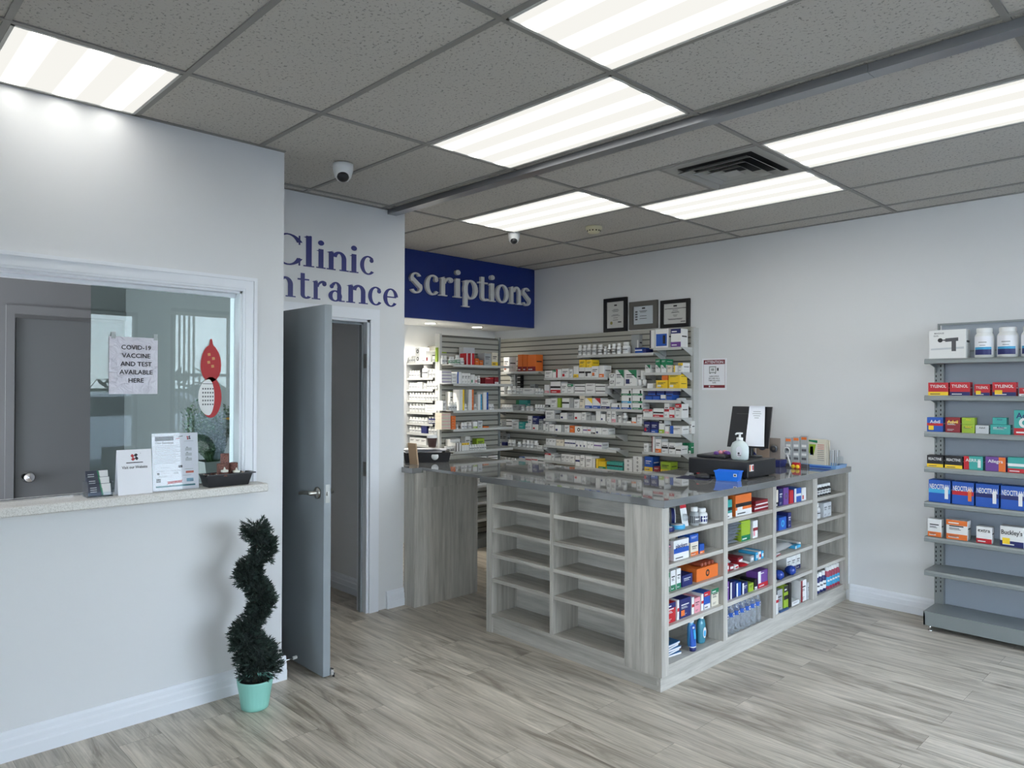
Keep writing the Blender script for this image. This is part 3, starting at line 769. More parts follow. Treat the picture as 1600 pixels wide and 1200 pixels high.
def carton_mesh(code, w, d, h):
    key = (code, round(w, 3), round(d, 3), round(h, 3))
    if key in _mesh:
        return _mesh[key]
    body, _, dec = code[1:].partition(':')
    bm = pm(body); b = MB()
    b.box(-w/2, w/2, 0, d, 0, h, bm, .0008)
    lay = [0]
    def fr(u, v, off=None):
        return (-w/2+u*w, -(.0004+.00025*lay[0]), v*h)
    def r(x0, y0, x1, y1, m):
        lay[0] += 1
        b.face([fr(x0, y0), fr(x1, y0), fr(x1, y1), fr(x0, y1)], m)
    ink = pm('k') if body in 'wvseyqlo' else pm('w')
    soft = pm('d') if body in 'wvseyql' else pm('s')
    for t in sorted([q for q in dec.split(',') if q], key=lambda q: q[0] in '"~'):
        k = t[0]
        if k in BAND:
            r(*BAND[k], pm(t[1]) if t[1:2] and t[1] in PAL else ink)
            if k in 'TB' and h > .05:
                x0, y0, x1, y1 = BAND[k]; r(.1, y0+.08, .6, y0+.14, pm('w') if t[1:2] not in 'wyv' else pm('d'))
        elif k == 'G':
            lay[0] += 1; b.face([fr(.25, 1), fr(1, .45), fr(1, 1)], pm(t[1]))
        elif k in 'OC':
            lay[0] += 1; c = pm(t[1:2] or 'd'); q = min(w, h)*.28
            b.face([(q*math.cos(a*math.pi/8), fr(0, 0)[1], h*.5+q*math.sin(a*math.pi/8)) for a in range(16)], c)
            lay[0] += 1; b.face([(q*.5*math.cos(a*math.pi/8), fr(0, 0)[1], h*.5+q*.5*math.sin(a*math.pi/8)) for a in range(16)], bm)
        elif k == 'x':
            r(.14, .66, .82, .72, ink); r(.14, .56, .62, .595, soft); r(.14, .50, .7, .53, soft)
            if h > .07: r(.14, .12, .5, .145, soft); r(.14, .19, .6, .215, soft)
        elif k == '"':
            s = t.split('"')[1]; c = t.split('"')[2]
            lay[0] += 1
            yy = .60 if h/w < 1.2 else .68
            if len(s) <= 2: yy = .3
            def f2(u, v, L=lay[0]): return (u, -(.0004+.0003*L), v)
            if s == 'MASSAGE':
                b.text('MASSAGE', pm(c), f2, -.22*w, .86*h, w=.34*w, h=.05*h); b.text('GUN', pm(c), f2, -.31*w, .77*h, w=.18*w, h=.05*h)
            else:
                b.text(s, pm(c), f2, 0, yy*h, w=(.80 if len(s) < 9 else .90)*w, h=min(.22*h, .3*w) if len(s) > 2 else .5*h)
        elif k == '~':
            lay[0] += 1
            f2 = lambda u, v: (-w/2+u*w, -.003, v*h)
            for poly in ([(.45, .58), (.80, .60), (.80, .72), (.45, .70)], [(.62, .25), (.74, .25), (.74, .62), (.62, .62)], [(.38, .62), (.47, .61), (.47, .67), (.38, .66)]):
                b.prism(poly, pm('d'), lambda u, v, t: (-w/2+u*w, -.0008-.001*t, v*h))
            b.prism([(.31+.07*math.cos(a*math.pi/7), .64+.075*math.sin(a*math.pi/7)) for a in range(14)], pm('k'), lambda u, v, t: (-w/2+u*w, -.0008-.001*t, v*h))
            b.face([fr(.05, .30), fr(.95, .33), fr(.95, .40), fr(.05, .36)], pm('s'))
    # printing wraps round the right-hand side
    if h > .05 and d > .03:
        b.face([(w/2+.0004, d*.15, h*.55), (w/2+.0004, d*.85, h*.55), (w/2+.0004, d*.85, h*.62), (w/2+.0004, d*.15, h*.62)], ink)
    o = b.build('carton')
    me = o.data
    bpy.data.objects.remove(o)
    _mesh[key] = me
    return me

def bottle_parts(col, w, h):
    """(body, cap, label) meshes of a round bottle of diameter w and height h"""
    key = ('P', col, round(w, 3), round(h, 3))
    if key in _mesh:
        return _mesh[key]
    r = w/2; out = []
    bodyc = {'w': 'w', 's': 'w', 'k': 'w', 'g': 'w', 'q': 'w', 'n': 'n', 'b': 'w', 'e': 'e', 'j': 'k', 'r': 'z'}[col]
    n = 14 if h < .12 else 20
    ch = min(h*.24, .03); bh = h-ch
    b = MB(); b.lathe([(0, 0), (r*.92, 0), (r, r*.12), (r, bh*.78), (r*.9, bh*.90), (r*.62, bh*.97), (r*.6, bh)], pm(bodyc), n=n); out.append(('body', b))
    b = MB(); capc = 'w' if col != 'n' else 'w'
    b.lathe([(r*.74, bh), (r*.76, bh+ch*.1), (r*.76, h-ch*.1), (r*.70, h), (0, h)], pm(capc), n=n); out.append(('cap', b))
    b = MB(); lab = {'w': 's', 's': 'e', 'k': 'k', 'g': 'g', 'q': 'q', 'n': 'w', 'b': 'n', 'e': 'd', 'j': 'w', 'r': 'c'}[col]
    R = r*1.012; vs = []; fs = []
    for hh in (bh*.18, bh*.68):
        for i in range(n-3):
            a = -math.pi/2 + (i-(n-4)/2)*2*math.pi/n
            vs.append((R*math.cos(a), R*math.sin(a), hh))
    k = n-3
    for i in range(k-1): fs.append((i, i+1, k+i+1, k+i))
    b.faces(vs, fs, pm(lab), True)
    R2 = R*1.01; vs = []
    for hh in (bh*.42, bh*.52):
        for i in range(7):
            a = -math.pi/2+(i-3)*.28
            vs.append((R2*math.cos(a), R2*math.sin(a), hh))
    b.faces(vs, [(i, i+1, 7+i+1, 7+i) for i in range(6)], pm('w' if lab in 'kgndc' else 'd'), True)
    out.append(('label', b))
    res = []
    for nm, bb in out:
        o = bb.build(nm); res.append((nm, o.data)); bpy.data.objects.remove(o)
    _mesh[key] = res
    return res

ORD = ['first', 'second', 'third', 'fourth', 'fifth', 'sixth', 'seventh', 'eighth', 'ninth', 'tenth', 'eleventh', 'twelfth', 'thirteenth', 'fourteenth', 'fifteenth', 'sixteenth', 'seventeenth', 'eighteenth', 'nineteenth', 'twentieth',
       'twenty-first', 'twenty-second', 'twenty-third', 'twenty-fourth', 'twenty-fifth', 'twenty-sixth']
_o = ['top', 'second', 'third', 'fourth', 'fifth', 'sixth', 'seventh', 'lowest']
SNAME = {}
for c_, n_, t_ in (('R', 8, 'right slatwall column'), ('M', 5, 'middle slatwall column'), ('L', 8, 'wide slatwall'), ('K', 6, 'corner slatwall column'), ('G', 7, 'narrow stand'), ('B', 8, 'far-left bay'), ('T', 6, 'grey unit')):
    for i_ in range(1, n_+1):
        SNAME['%s%d' % (c_, i_)] = '%s shelf of %s' % (_o[i_-1], t_)
        SNAME['%s%db' % (c_, i_)] = 'back of %s shelf, %s' % (_o[i_-1], t_)
SNAME['M0'] = 'long shelf below the certificates'
SNAME['M0b'] = 'back of shelf below certificates'
SNAME['M2'] = 'top shelf of middle slatwall column'; SNAME['M3'] = 'second shelf of middle slatwall column'; SNAME['M4'] = 'third shelf of middle slatwall column'
for i_, nm_ in enumerate(['nearest', 'second', 'third', 'farthest']):
    for j_, sn_ in enumerate(['top', 'second', 'third', 'fourth', 'bottom']):
        SNAME['C%d%d' % (i_+1, j_+1)] = '%s shelf, %s counter bay' % (sn_, nm_)
GNAME = {'R': 'goods on the right slatwall column', 'M': 'goods on the middle slatwall column', 'L': 'goods on the wide slatwall shelves', 'K': 'goods on the corner slatwall column', 'G': 'goods on the narrow stand', 'B': 'goods in the far-left bay', 'T': 'goods on the grey shelving unit', 'C': 'goods in the counter bays'}

def describe(code):
    k = code[0]
    if k == 'P':
        return {'w': 'white pill bottle', 's': 'white pill bottle with grey label', 'k': 'white pill bottle with black label', 'g': 'white pill bottle with green label', 'q': 'white bottle with pink label',
                'n': 'navy bottle with white label and cap', 'b': 'white-capped jar with navy label', 'e': 'grey tub', 'j': 'small black bottle with white label', 'r': 'deep pink bottle with pale blue label'}[code[1]]
    if k == 'J': return 'red jar with clear lid'
    if k == 'C': return 'round white canister'
    if k == 'Z': return 'flat silver packet'
    body, _, dec = code[1:].partition(':')
    toks = [t for t in dec.split(',') if t]
    txt = [t for t in toks if t[0] == '"']; ban = [t for t in toks if t[0] in DESC and len(t) > 1 and t[1] in PAL]
    s = '%s box' % PAL[body][1]
    if txt and ban: s += ' with %s letters, %s' % (PAL[txt[0].split('"')[2]][1], DESC[ban[0][0]] % PAL[ban[0][1]][1])
    elif txt: s += ' with %s lettering' % PAL[txt[0].split('"')[2]][1]
    elif ban: s += ' with ' + DESC[ban[0][0]] % PAL[ban[0][1]][1]
    elif toks: s += ' with small print'
    else: s = 'plain ' + s
    return s

SHELF = {
 'R1': ('y', 3.67, 1.945, 0.11),
 'R2': ('y', 3.67, 1.727, 0.11),
 'R3': ('y', 3.67, 1.588, 0.11),
 'R4': ('y', 3.67, 1.485, 0.11),
 'R5': ('y', 3.67, 1.333, 0.11),
 'R6': ('y', 3.67, 1.193, 0.11),
 'R6b': ('y', 3.8, 1.193, 0.05),
 'R7': ('y', 3.67, 1.021, 0.11),
 'R7b': ('y', 3.79, 1.021, 0.05),
 'R8': ('y', 3.67, 0.85, 0.11),
 'M0': ('y', 3.67, 1.905, 0.11),
 'M0b': ('y', 3.8, 1.905, 0.05),
 'M2': ('y', 3.67, 1.61, 0.11),
 'M2b': ('y', 3.68, 1.61, 0.1),
 'M3': ('y', 3.67, 1.395, 0.11),
 'M4': ('y', 3.67, 1.27, 0.11),
 'L1': ('y', 3.67, 1.69, 0.11),
 'L2': ('y', 3.67, 1.536, 0.11),
 'L3': ('y', 3.67, 1.392, 0.11),
 'L4': ('y', 3.67, 1.277, 0.11),
 'L5': ('y', 3.67, 1.15, 0.11),
 'L6': ('y', 3.67, 1.01, 0.11),
 'L7': ('y', 3.67, 0.857, 0.11),
 'L8': ('y', 3.67, 0.828, 0.11),
 'K1': ('y', 3.67, 1.76, 0.11),
 'K2': ('y', 3.67, 1.522, 0.11),
 'K2b': ('y', 3.8, 1.522, 0.05),
 'K3': ('y', 3.67, 1.35, 0.11),
 'K3b': ('y', 3.8, 1.35, 0.05),
 'K4': ('y', 3.67, 1.156, 0.11),
 'K5': ('y', 3.67, 0.964, 0.11),
 'K5b': ('y', 3.8, 0.964, 0.05),
 'K6': ('y', 3.67, 0.762, 0.11),
 'G1': ('x', -2.36, 1.811, 0.1),
 'G1b': ('x', -2.45, 1.811, 0.07),
 'G2': ('x', -2.36, 1.626, 0.1),
 'G3': ('x', -2.36, 1.366, 0.1),
 'G3b': ('x', -2.48, 1.366, 0.07),
 'G4': ('x', -2.36, 1.186, 0.1),
 'G5': ('x', -2.36, 0.97, 0.1),
 'G5b': ('x', -2.47, 0.97, 0.07),
 'B1': ('y', 2.7, 1.839, 0.12),
 'B2': ('y', 2.7, 1.685, 0.12),
 'B3': ('y', 2.7, 1.57, 0.12),
 'B4': ('y', 2.7, 1.458, 0.12),
 'B5': ('y', 2.7, 1.34, 0.12),
 'B6': ('y', 2.7, 1.228, 0.12),
 'B7': ('y', 2.7, 1.129, 0.12),
 'B8': ('y', 2.7, 1.013, 0.12),
 'T1': ('y', 3.63, 1.788, 0.11),
 'T2': ('y', 3.63, 1.547, 0.11),
 'T3': ('y', 3.63, 1.307, 0.11),
 'T4': ('y', 3.63, 1.074, 0.11),
 'T5': ('y', 3.63, 0.844, 0.11),
 'T6': ('y', 3.63, 0.615, 0.11),
 'C11': ('x', 0.855, 0.818, 0.11),
 'C12': ('x', 0.855, 0.658, 0.11),
 'C13': ('x', 0.855, 0.503, 0.11),
 'C14': ('x', 0.855, 0.335, 0.11),
 'C21': ('x', 0.855, 0.818, 0.11),
 'C22': ('x', 0.855, 0.658, 0.11),
 'C24': ('x', 0.855, 0.335, 0.11),
 'C31': ('x', 0.855, 0.818, 0.11),
 'C32': ('x', 0.855, 0.658, 0.11),
 'C34': ('x', 0.8, 0.335, 0.11),
 'C35': ('x', 0.855, 0.125, 0.11),
 'C35b': ('x', 0.72, 0.125, 0.11),
 'C41': ('x', 0.85, 0.818, 0.11),
 'C42': ('x', 0.85, 0.658, 0.11),
 'C45': ('x', 0.85, 0.125, 0.11),
 'G6': ('x', -2.36, 0.79, 0.1),
 'G7': ('x', -2.36, 0.62, 0.1),
}
GOODS = [
 ('R1','Xw:Ld',-0.745,-0.691,1.945,2.103,1,1),
 ('R1','Xw:Wb,K',-0.688,-0.551,1.945,2.109,1,1),
 ('R1','Xw:Tn,Bp',-0.525,-0.421,1.945,2.103,1,1),
 ('R2','Xw:Gg,x',-0.793,-0.737,1.727,1.797,1,1),
 ('R2','Xw:Gg,x',-0.683,-0.629,1.727,1.795,1,1),
 ('R2','Xw:Gg,x',-0.623,-0.57,1.727,1.793,1,1),
 ('R2','Xg:x',-0.683,-0.629,1.795,1.845,1,1),
 ('R2','Xg:x',-0.623,-0.57,1.793,1.844,1,1),
 ('R2','Xv:x',-0.56,-0.511,1.727,1.786,1,1),
 ('R2','Xw:Ly',-0.491,-0.452,1.727,1.785,1,1),
 ('R2','Xw:Ty,x',-0.449,-0.401,1.727,1.806,1,1),
 ('R3','Xw:',-0.771,-0.71,1.588,1.631,1,1),
 ('R3','Xy:Sw,x',-0.676,-0.553,1.588,1.659,1,1),
 ('R3','Xy:Sw,x',-0.547,-0.426,1.588,1.658,1,1),
 ('R3','Xy:x',-0.548,-0.427,1.658,1.713,1,1),
 ('R3','Xo:',-0.616,-0.556,1.659,1.703,1,1),
 ('R4','Xb:Tn',-0.792,-0.716,1.485,1.528,1,1),
 ('R4','Xb:Tn',-0.709,-0.635,1.485,1.529,1,1),
 ('R4','Xw:Bb',-0.628,-0.575,1.485,1.53,1,1),
 ('R4','Xb:Tn',-0.569,-0.51,1.485,1.53,1,1),
 ('R4','Xn:Bb',-0.764,-0.682,1.529,1.568,1,1),
 ('R4','Xn:Bb',-0.669,-0.589,1.53,1.569,1,1),
 ('R4','Xn:Bb',-0.575,-0.497,1.53,1.569,1,1),
 ('R4','Zs',-0.49,-0.42,1.485,1.509,1,1),
 ('R5','Xw:Tr,x',-0.812,-0.712,1.333,1.4,1,1),
 ('R5','Xw:Hx,Br',-0.705,-0.595,1.333,1.411,1,1),
 ('R5','Xw:Hr,x',-0.588,-0.539,1.333,1.457,1,1),
 ('R5','Xw:Tr,Br',-0.536,-0.484,1.333,1.425,1,1),
 ('R5','Xw:Tr,x',-0.477,-0.413,1.333,1.454,1,1),
 ('R6','Xn:x,Sr',-0.805,-0.736,1.193,1.288,1,1),
 ('R6','Xn:x,Bb',-0.728,-0.654,1.193,1.291,1,1),
 ('R6','Xw:Tk,Bl',-0.644,-0.588,1.193,1.31,1,1),
 ('R6','Xw:Bq',-0.581,-0.542,1.193,1.251,1,1),
 ('R6','Xw:x,Lb',-0.529,-0.406,1.193,1.263,1,1),
 ('R6b','Jr',-0.464,-0.428,1.193,1.24,1,1),
 ('R6b','Xw:x',-0.423,-0.393,1.193,1.303,1,1),
 ('R7','Xw:x',-0.804,-0.759,1.021,1.093,1,1),
 ('R7','Xw:Lm',-0.718,-0.688,1.021,1.16,1,1),
 ('R7','Xw:Bo,x',-0.681,-0.62,1.021,1.14,1,1),
 ('R7','Xw:x,Hk',-0.614,-0.548,1.021,1.116,1,1),
 ('R7','Xw:Hk,x',-0.541,-0.476,1.021,1.114,1,1),
 ('R7','Xw:Hk',-0.47,-0.418,1.021,1.09,1,1),
 ('R7b','Xg:Bw',-0.476,-0.454,1.021,1.111,1,1),
 ('R7b','Xg:Bw',-0.447,-0.425,1.021,1.112,1,1),
 ('R7b','Xg:Bw',-0.418,-0.396,1.021,1.114,1,1),
 ('R8','Xb:By,x',-0.797,-0.707,0.85,0.978,1,1),
 ('R8','Xm:x',-0.7,-0.633,0.85,0.896,1,1),
 ('R8','Xl:By,x',-0.626,-0.521,0.85,0.943,1,1),
 ('M0','Ps',-1.593,-1.548,1.905,2.006,1,1),
 ('M0','Ps',-1.54,-1.491,1.905,2.004,1,1),
 ('M0','Ps',-1.483,-1.435,1.905,2.008,1,1),
 ('M0','Ps',-1.423,-1.368,1.905,2.005,1,1),
 ('M0','Pk',-1.356,-1.294,1.905,2.002,1,1),
 ('M0','Pw',-1.275,-1.237,1.905,1.982,1,1),
 ('M0','Pk',-1.229,-1.195,1.905,1.998,1,1),
 ('M0','Pk',-1.187,-1.135,1.905,2.002,1,1),
 ('M0','Pw',-1.124,-1.076,1.905,2.005,1,1),
 ('M0','Pw',-1.065,-0.988,1.905,2.014,1,1),
 ('M0','Xb:Tn,Hw',-0.905,-0.824,1.905,1.955,1,1),
 ('M0','Xn:',-0.817,-0.783,1.905,1.941,1,1),
 ('M0b','Xe:Vw',-1.045,-0.951,1.905,2.084,1,1),
 ('M2','Xw:"G7"k',-1.198,-1.134,1.61,1.727,1,2),
 ('M2','Xw:Gg,x',-1.126,-1.027,1.61,1.756,1,1),
 ('M2','Xw:Gg,x,Sn',-1.02,-0.883,1.61,1.754,1,1),
 ('M2b','Cw',-0.883,-0.845,1.61,1.666,1,1),
 ('M2b','Cw',-0.838,-0.799,1.61,1.666,1,1),
 ('M2b','Cw',-0.862,-0.813,1.666,1.747,1,1),
 ('M3','Xw:Vk,Bb',-1.174,-1.07,1.395,1.447,1,1),
 ('M3','Xw:Vk,Bb',-1.055,-0.939,1.395,1.45,1,1),
 ('M3','Xw:Vk,Bg',-0.932,-0.819,1.395,1.452,1,1),
 ('M3','Xw:Vk,Bc',-1.055,-0.939,1.45,1.52,1,1),
 ('M3','Xw:Vk,Bg',-0.932,-0.819,1.452,1.521,1,1),
 ('M3','Xw:Vk,Bg',-1.056,-0.94,1.52,1.584,1,1),
 ('M3','Xw:Vk,Bg',-0.933,-0.82,1.521,1.585,1,1),
 ('M4','Xw:x',-1.227,-1.174,1.27,1.374,1,1),
 ('M4','Xw:Bq,x',-1.17,-1.121,1.27,1.376,1,1),
 ('M4','Xw:x',-1.091,-1.058,1.27,1.336,1,1),
 ('M4','Ps',-1.055,-1.004,1.27,1.361,1,1),
 ('M4','Xw:',-0.996,-0.946,1.27,1.286,1,1),
 ('M4','Xw:Bo',-0.939,-0.889,1.27,1.323,1,1),
 ('M4','Xw:x',-0.882,-0.826,1.27,1.348,1,1),
 ('L1','Xw:x',-2.029,-1.922,1.69,1.763,1,1),
 ('L1','Xw:Tg',-1.918,-1.874,1.69,1.768,1,1),
 ('L1','Xw:Lr',-1.87,-1.801,1.69,1.774,1,1),
 ('L1','Xw:x,Sr',-1.797,-1.7,1.69,1.779,1,1),
 ('L1','Xw:x',-1.695,-1.649,1.69,1.771,1,1),
 ('L1','Xw:By',-1.641,-1.575,1.69,1.801,1,1),
 ('L1','Xw:Hk',-1.571,-1.498,1.69,1.788,1,1),
 ('L1','Xw:Hk,Sd',-1.494,-1.418,1.69,1.786,1,1),
 ('L1','Xw:So,x',-1.415,-1.324,1.69,1.797,1,1),
 ('L1','Xw:Bo',-1.321,-1.259,1.69,1.801,1,1),
 ('L1','Xy:x',-1.568,-1.487,1.788,1.862,1,1),
 ('L1','Xy:x',-1.479,-1.407,1.786,1.86,1,1),
 ('L2','Xw:Bq',-2.032,-1.966,1.536,1.62,1,1),
 ('L2','Xw:Hk,Br',-1.948,-1.809,1.536,1.652,1,1),
 ('L2','Xw:x',-1.801,-1.724,1.536,1.633,1,1),
 ('L2','Xw:Tg,x',-1.72,-1.641,1.536,1.626,1,1),
 ('L2','Xw:Hk',-1.624,-1.49,1.536,1.626,1,2),
 ('L2','Xw:x',-1.486,-1.367,1.536,1.632,1,2),
 ('L2','Xw:Hk',-1.363,-1.243,1.536,1.626,1,2),
 ('L3','Xw:Bk',-2.018,-1.947,1.392,1.478,1,1),
 ('L3','Xw:x',-1.943,-1.856,1.392,1.485,1,1),
 ('L3','Xl:',-1.851,-1.808,1.392,1.486,1,1),
 ('L3','Xw:Hk',-1.791,-1.694,1.392,1.487,1,1),
 ('L3','Xe:',-1.69,-1.636,1.392,1.488,1,1),
 ('L3','Xw:x',-1.632,-1.566,1.392,1.476,1,1),
 ('L3','Xv:x',-1.562,-1.497,1.392,1.515,1,1),
 ('L3','Xw:Gy,Bb',-1.493,-1.401,1.392,1.491,1,1),
 ('L3','Xw:Gr,Bb',-1.397,-1.3,1.392,1.492,1,1),
 ('L3','Xw:Bn,x',-1.296,-1.189,1.392,1.481,1,1),
 ('L4','Xw:x',-2.018,-1.894,1.277,1.362,1,1),
 ('L4','Xe:',-1.885,-1.825,1.277,1.319,1,1),
 ('L4','Xw:Sn',-1.816,-1.723,1.277,1.341,1,1),
 ('L4','Xe:x',-1.714,-1.635,1.277,1.343,1,1),
 ('L4','Xw:Sr',-1.631,-1.537,1.277,1.346,1,1),
 ('L4','Xw:x',-1.533,-1.48,1.277,1.354,1,1),
 ('L4','Xe:x',-1.476,-1.421,1.277,1.343,1,1),
 ('L4','Xe:c',-1.416,-1.361,1.277,1.327,1,1),
 ('L4','Xw:',-1.358,-1.303,1.277,1.377,1,1),
 ('L4','Xw:Sn',-1.299,-1.242,1.277,1.342,1,1),
 ('L5','Xw:x',-2.017,-1.973,1.15,1.244,1,1),
 ('L5','Xw:x',-1.964,-1.894,1.15,1.22,1,1),
 ('L5','Xw:Sn',-1.885,-1.799,1.15,1.217,1,1),
 ('L5','Xe:',-1.79,-1.76,1.15,1.22,1,1),
 ('L5','Xw:x',-1.756,-1.693,1.15,1.222,1,1),
 ('L5','Xo:x',-1.689,-1.626,1.15,1.218,1,1),
 ('L5','Xw:Ok',-1.622,-1.52,1.15,1.215,1,1),
 ('L5','Xw:Hp',-1.516,-1.464,1.15,1.213,1,1),
 ('L5','Xw:Hr',-1.46,-1.42,1.15,1.215,1,1),
 ('L5','Xw:Bk',-1.416,-1.365,1.15,1.204,1,1),
 ('L5','Xw:Sn',-1.361,-1.287,1.15,1.213,1,1),
 ('L5','Xw:x',-1.283,-1.211,1.15,1.211,1,1),
 ('L6','Xw:x',-2.007,-1.875,1.01,1.078,3,1),
 ('L6','Xv:x',-1.867,-1.764,1.01,1.072,2,1),
 ('L6','Xw:Hn',-1.755,-1.613,1.01,1.079,4,1),
 ('L6','Xw:Sn',-1.605,-1.467,1.01,1.074,3,1),
 ('L6','Xw:x',-1.463,-1.384,1.01,1.068,2,1),
 ('L6','Xw:Hp',-1.38,-1.287,1.01,1.073,4,1),
 ('L6','Zs',-1.271,-1.12,1.01,1.021,1,1),
 ('L7','Xw:Tr',-2.024,-1.936,0.857,0.927,1,1),
 ('L7','Xw:x',-1.931,-1.892,0.857,0.918,1,1),
 ('L7','Xw:',-1.887,-1.806,0.857,0.885,2,1),
 ('L7','Xw:x',-1.797,-1.625,0.857,0.932,3,1),
 ('L8','Xw:Hn',-1.613,-1.555,0.828,0.928,1,1),
 ('L8','Xw:x',-1.551,-1.495,0.828,0.939,1,1),
 ('L8','Xw:x',-1.482,-1.399,0.828,0.932,1,1),
 ('L8','Xw:',-1.395,-1.364,0.828,0.918,1,1),
 ('L8','Xy:Lk',-1.36,-1.328,0.828,0.915,1,1),
 ('L8','Xy:Bg',-1.324,-1.236,0.828,0.895,1,1),
 ('L8','Xt:Hk',-1.225,-1.038,0.828,0.901,4,1),
 ('L8','Xw:O',-1.024,-0.93,0.828,0.941,1,3),
 ('L8','Xw:O',-0.923,-0.824,0.828,0.972,1,4),
 ('K1','Xw:So,x',-2.636,-2.551,1.76,1.916,1,1),
 ('K1','Xo:Bm',-2.42,-2.353,1.76,1.938,1,1),
 ('K1','Xo:Bm',-2.345,-2.282,1.76,1.935,1,1),
 ('K1','Xo:Bm',-2.274,-2.156,1.76,1.932,1,1),
 ('K2','Xw:Hk',-2.766,-2.705,1.522,1.621,1,2),
 ('K2','Xw:Hk',-2.695,-2.624,1.522,1.628,1,2),
 ('K2','Pw',-2.594,-2.53,1.522,1.607,1,1),
 ('K2','Pw',-2.52,-2.466,1.522,1.607,1,1),
 ('K2','Pw',-2.456,-2.351,1.522,1.587,2,1),
 ('K2','Xw:x',-2.341,-2.182,1.522,1.587,1,1),
 ('K2','Pw',-2.173,-2.055,1.522,1.581,3,1),
 ('K2b','Xe:x',-2.67,-2.59,1.522,1.733,1,4),
 ('K2b','Xk:Hw',-2.56,-2.511,1.522,1.725,1,4),
 ('K2b','Xe:x',-2.366,-2.29,1.522,1.628,1,1),
 ('K3','Pw',-2.683,-2.514,1.35,1.408,4,1),
 ('K3','Xe:x',-2.494,-2.407,1.35,1.41,1,1),
 ('K3','Pw',-2.388,-2.335,1.35,1.399,1,1),
 ('K3','Pw',-2.312,-2.209,1.35,1.401,2,1),
 ('K3','Pw',-2.181,-2.027,1.35,1.417,4,1),
 ('K3b','Xt:Lg',-2.579,-2.403,1.35,1.456,1,1),
 ('K4','Xw:Hk',-2.795,-2.672,1.156,1.238,1,1),
 ('K4','Xe:x',-2.662,-2.597,1.156,1.221,1,3),
 ('K4','Xw:Hk',-2.592,-2.503,1.156,1.251,1,2),
 ('K4','Xw:x',-2.498,-2.406,1.156,1.227,1,1),
 ('K4','Xt:x',-2.401,-2.325,1.156,1.231,1,2),
 ('K4','Pw',-2.316,-2.273,1.156,1.22,1,1),
 ('K4','Xw:x',-2.264,-2.208,1.156,1.295,1,1),
 ('K4','Xw:Sr',-2.199,-2.116,1.156,1.212,1,1),
 ('K4','Xe:x',-2.107,-2.053,1.156,1.254,1,1),
 ('K4','Xw:',-2.048,-2.017,1.156,1.223,1,1),
 ('K4','Xn:x',-2.199,-2.117,1.212,1.297,1,1),
 ('K5','Xw:Hk',-2.794,-2.671,0.964,1.022,1,1),
 ('K5','Xn:',-2.661,-2.601,0.964,1.0,1,1),
 ('K5','Pw',-2.581,-2.473,0.964,1.033,2,1),
 ('K5','Pw',-2.444,-2.386,0.964,1.019,1,1),
 ('K5','Pw',-2.367,-2.143,0.964,1.042,4,1),
 ('K5','Xw:x',-2.133,-2.061,0.964,0.998,1,1),
 ('K5','Pw',-2.052,-2.011,0.964,1.014,1,1),
 ('K5b','Xe:x',-2.851,-2.717,0.964,1.084,2,1),
 ('K6','Pw',-2.782,-2.404,0.762,0.838,8,1),
 ('K6','Xw:Tb',-2.395,-2.309,0.762,0.868,1,2),
 ('K6','Xw:Hr',-2.299,-2.215,0.762,0.868,1,2),
 ('K6','Xw:Hr',-2.211,-2.123,0.762,0.875,1,2),
 ('K6','Xw:Hk',-2.119,-2.015,0.762,0.869,1,2),
 ('G1','Pw',2.606,2.676,1.811,1.892,2,1),
 ('G1','Pg',2.699,2.767,1.811,1.886,2,1),
 ('G1','Pg',2.787,2.839,1.811,1.901,1,1),
 ('G1','Pw',2.843,2.892,1.811,1.878,1,1),
 ('G1','Xr:Lw',2.908,2.954,1.811,1.924,1,1),
 ('G1','Xr:Lw',2.962,3.012,1.811,1.926,1,1),
 ('G1','Xo:x',3.021,3.072,1.811,1.877,1,1),
 ('G1','Xo:x',3.08,3.127,1.811,1.86,1,1),
 ('G1','Xe:x',3.14,3.239,1.811,1.933,1,1),
 ('G1','Xv:By,x',3.244,3.328,1.811,1.943,1,1),
 ('G1b','Xs:',2.943,3.095,1.811,1.987,1,1),
 ('G2','Xw:Hp',2.599,2.72,1.626,1.749,1,4),
 ('G2','Xw:x',2.724,2.788,1.626,1.726,1,3),
 ('G2','Xw:Lb',2.792,2.844,1.626,1.739,1,1),
 ('G2','Xw:x',2.848,2.959,1.626,1.729,3,1),
 ('G2','Xw:Sg',2.967,3.018,1.626,1.717,1,1),
 ('G2','Pq',3.026,3.056,1.626,1.699,1,1),
 ('G2','Pk',3.064,3.098,1.626,1.706,1,1),
 ('G2','Xm:Tr',3.154,3.267,1.626,1.689,1,1),
 ('G2','Xm:Bw',3.285,3.338,1.626,1.696,1,1),
 ('G3','Xw:x',2.612,2.655,1.366,1.462,1,1),
 ('G3','Pw',2.694,2.797,1.366,1.449,3,1),
 ('G3','Xw:Ry',2.821,2.882,1.366,1.569,1,6),
 ('G3','Pw',2.891,2.932,1.366,1.428,1,1),
 ('G3','Xw:Ro',2.939,3.002,1.366,1.569,1,6),
 ('G3','Pw',3.015,3.053,1.366,1.427,1,1),
 ('G3','Xw:Rc',3.059,3.112,1.366,1.522,1,5),
 ('G3','Xw:Rb',3.129,3.198,1.366,1.541,1,5),
 ('G3','Pw',3.212,3.286,1.366,1.424,2,1),
 ('G3b','Xw:x',2.799,2.844,1.366,1.546,1,1),
 ('G3b','Xl:',2.852,2.905,1.366,1.553,1,1),
 ('G3b','Xm:',2.996,3.03,1.366,1.553,1,1),
 ('G3b','Xt:',3.124,3.175,1.366,1.527,1,1),
 ('G4','Xv:Hq',2.601,2.714,1.186,1.343,1,5),
 ('G4','Xo:x',2.718,2.774,1.186,1.313,1,5),
 ('G4','Pw',2.787,2.811,1.186,1.231,1,1),
